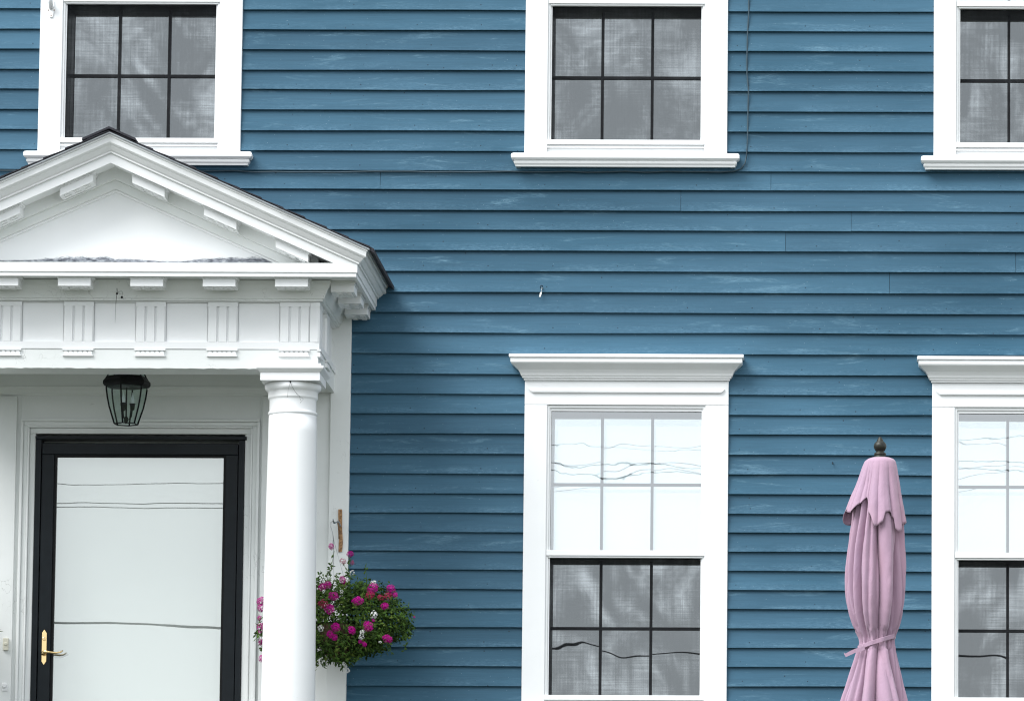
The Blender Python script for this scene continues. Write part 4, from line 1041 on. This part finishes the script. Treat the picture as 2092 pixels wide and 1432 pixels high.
# door bell and intercom
bx = W(12.3, 1315.5, .04); bb = empty('doorbell', tuple(bx)); tag(bb, 'beige doorbell with round button on the white pilaster left of the door', 'doorbell')
MB().box(-5.4*PXM, 5.4*PXM, -0.013, 0.0, -12.5*PXM, 12.5*PXM).build('plate', 'beige', bb, 0.002)
mb = MB(); mb.rings([[(r*math.cos(j*PI/9), y, r*math.sin(j*PI/9)+.001) for j in range(18)] for r, y in ((0.0085, -0.0132), (0.0085, -0.015), (0.006, -0.0165))]); mb.build('button', 'beige', bb)
bx = W(10, 1402, .04); bb = empty('door_chime_box', tuple(bx)); tag(bb, 'small white painted box with a half round knob below the doorbell', 'switch box')
MB().box(-6*PXM, 6*PXM, -0.008, 0.0, -9*PXM, 3*PXM).build('plate', 'white', bb, 0.002)
mb = MB(); mb.rings([[(r*math.cos(j*PI/9), y, r*math.sin(j*PI/9)+.006) for j in range(18)] for r, y in ((0.014, -0.0083), (0.014, -0.014), (0.009, -0.020))]); mb.build('knob', 'white', bb)
# pole bracket on upper left casing
p0 = W(105, 20, .031); fb = empty('flag_bracket', tuple(p0)); tag(fb, 'white metal flag pole bracket with rusty screws on the upper left window casing', 'flag bracket')
mb = MB(); A = [(-6, 18), (6, 18), (7, 0), (3, -17), (-3, -17), (-7, 0)]
mb.rings([[(x*PXM, -0.0002, z*PXM) for x, z in A], [(x*PXM, -0.005, z*PXM) for x, z in A]]); mb.build('plate', 'white', fb, 0.001)
mb = MB(); mb.tube([(0, -0.004, 0.006), (0, -0.03, 0.028), (0, -0.055, 0.055)], [0.011, 0.012, 0.012], 14); mb.build('socket', 'white', fb)
mb = MB()
for x, z in ((-6, -2), (6, -2), (0, -13)): mb.rings([[(x*PXM+r*math.cos(j*PI/5), y, z*PXM+r*math.sin(j*PI/5)) for j in range(10)] for r, y in ((0.003, -0.0051), (0.0022, -0.0066))])
mb.build('screws', 'rust', fb)

# ------------------------------------------------------------------ wires across the street (seen mirrored in the glass)
def span(name, P, r, label, yv):
    pts = [W(px, py, -yv) for px, py in P]; a, b = pts[0], pts[-1]
    out_ = []
    x0, x1 = -38.0, 38.0
    # parabola through the mirrored sight lines
    import itertools
    (xa, za), (xb, zb), (xm, zm) = (pts[0].x, pts[0].z), (pts[2].x, pts[2].z), (pts[1].x, pts[1].z)
    for i in range(61):
        x = x0+(x1-x0)*i/60
        z = za*(x-xm)*(x-xb)/((xa-xm)*(xa-xb))+zm*(x-xa)*(x-xb)/((xm-xa)*(xm-xb))+zb*(x-xa)*(x-xm)/((xb-xa)*(xb-xm))
        z = zm+(z-zm) if abs(x) < 7 else z
        lin = za+(zb-za)*(x-xa)/(xb-xa)
        z = lin+0.0006*(x+3)**2*1.0 - 0.0
        out_.append((x, -yv, z))
    mb = MB(); mb.tube(out_, r, 5); o = mb.build(name, 'wire'); tag(o, label, 'wire', 'overhead wires across the street'); return o
YW = 22.0
wires = [((287, 988), (1280, 972), 0.0034, 'thin overhead wire, highest of the lines mirrored in the door glass'),
         ((287, 1028), (1280, 1016), 0.0042, 'overhead wire mirrored in the door glass, upper one of the close pair'),
         ((287, 1037), (1280, 1030), 0.0040, 'overhead wire mirrored in the door glass, lower one of the close pair'),
         ((287, 1276), (1280, 1312), 0.0100, 'thick overhead cable, lowest of the lines mirrored in the door glass')]
ends = []
for (a, b, r, lab) in wires:
    A, B = W(*a, -YW), W(*b, -YW)
    pts = []
    for i in range(77):
        x = -38+i; pts.append((x, -YW, A.z+(B.z-A.z)*(x-A.x)/(B.x-A.x)+0.0007*(x-A.x)*(x-B.x)))
    mb = MB(); mb.tube(pts, r, 5); tag(mb.build('utility_wire', 'wire'), lab, 'wire', 'overhead wires across the street'); ends.append((pts[0][2], pts[-1][2]))
for s_, lab in ((-1, 'wooden utility pole at the far left end of the street wires'), (1, 'wooden utility pole at the far right end of the street wires')):
    P = empty('utility_pole', (38*s_, -YW-0.2, 0.0)); tag(P, lab, 'utility pole', 'utility poles along the street')
    hgt = max(e[0 if s_ < 0 else 1] for e in ends)+0.5
    mb = MB(); mb.lathe([(0.16, -0.3), (0.11, hgt)], 0, 0, 16); mb.build('pole', 'wood', P)
    mb = MB(); mb.box(-0.05, 0.05, -1.0, 1.0, hgt-0.45, hgt-0.33); mb.build('crossarm', 'wood', P)
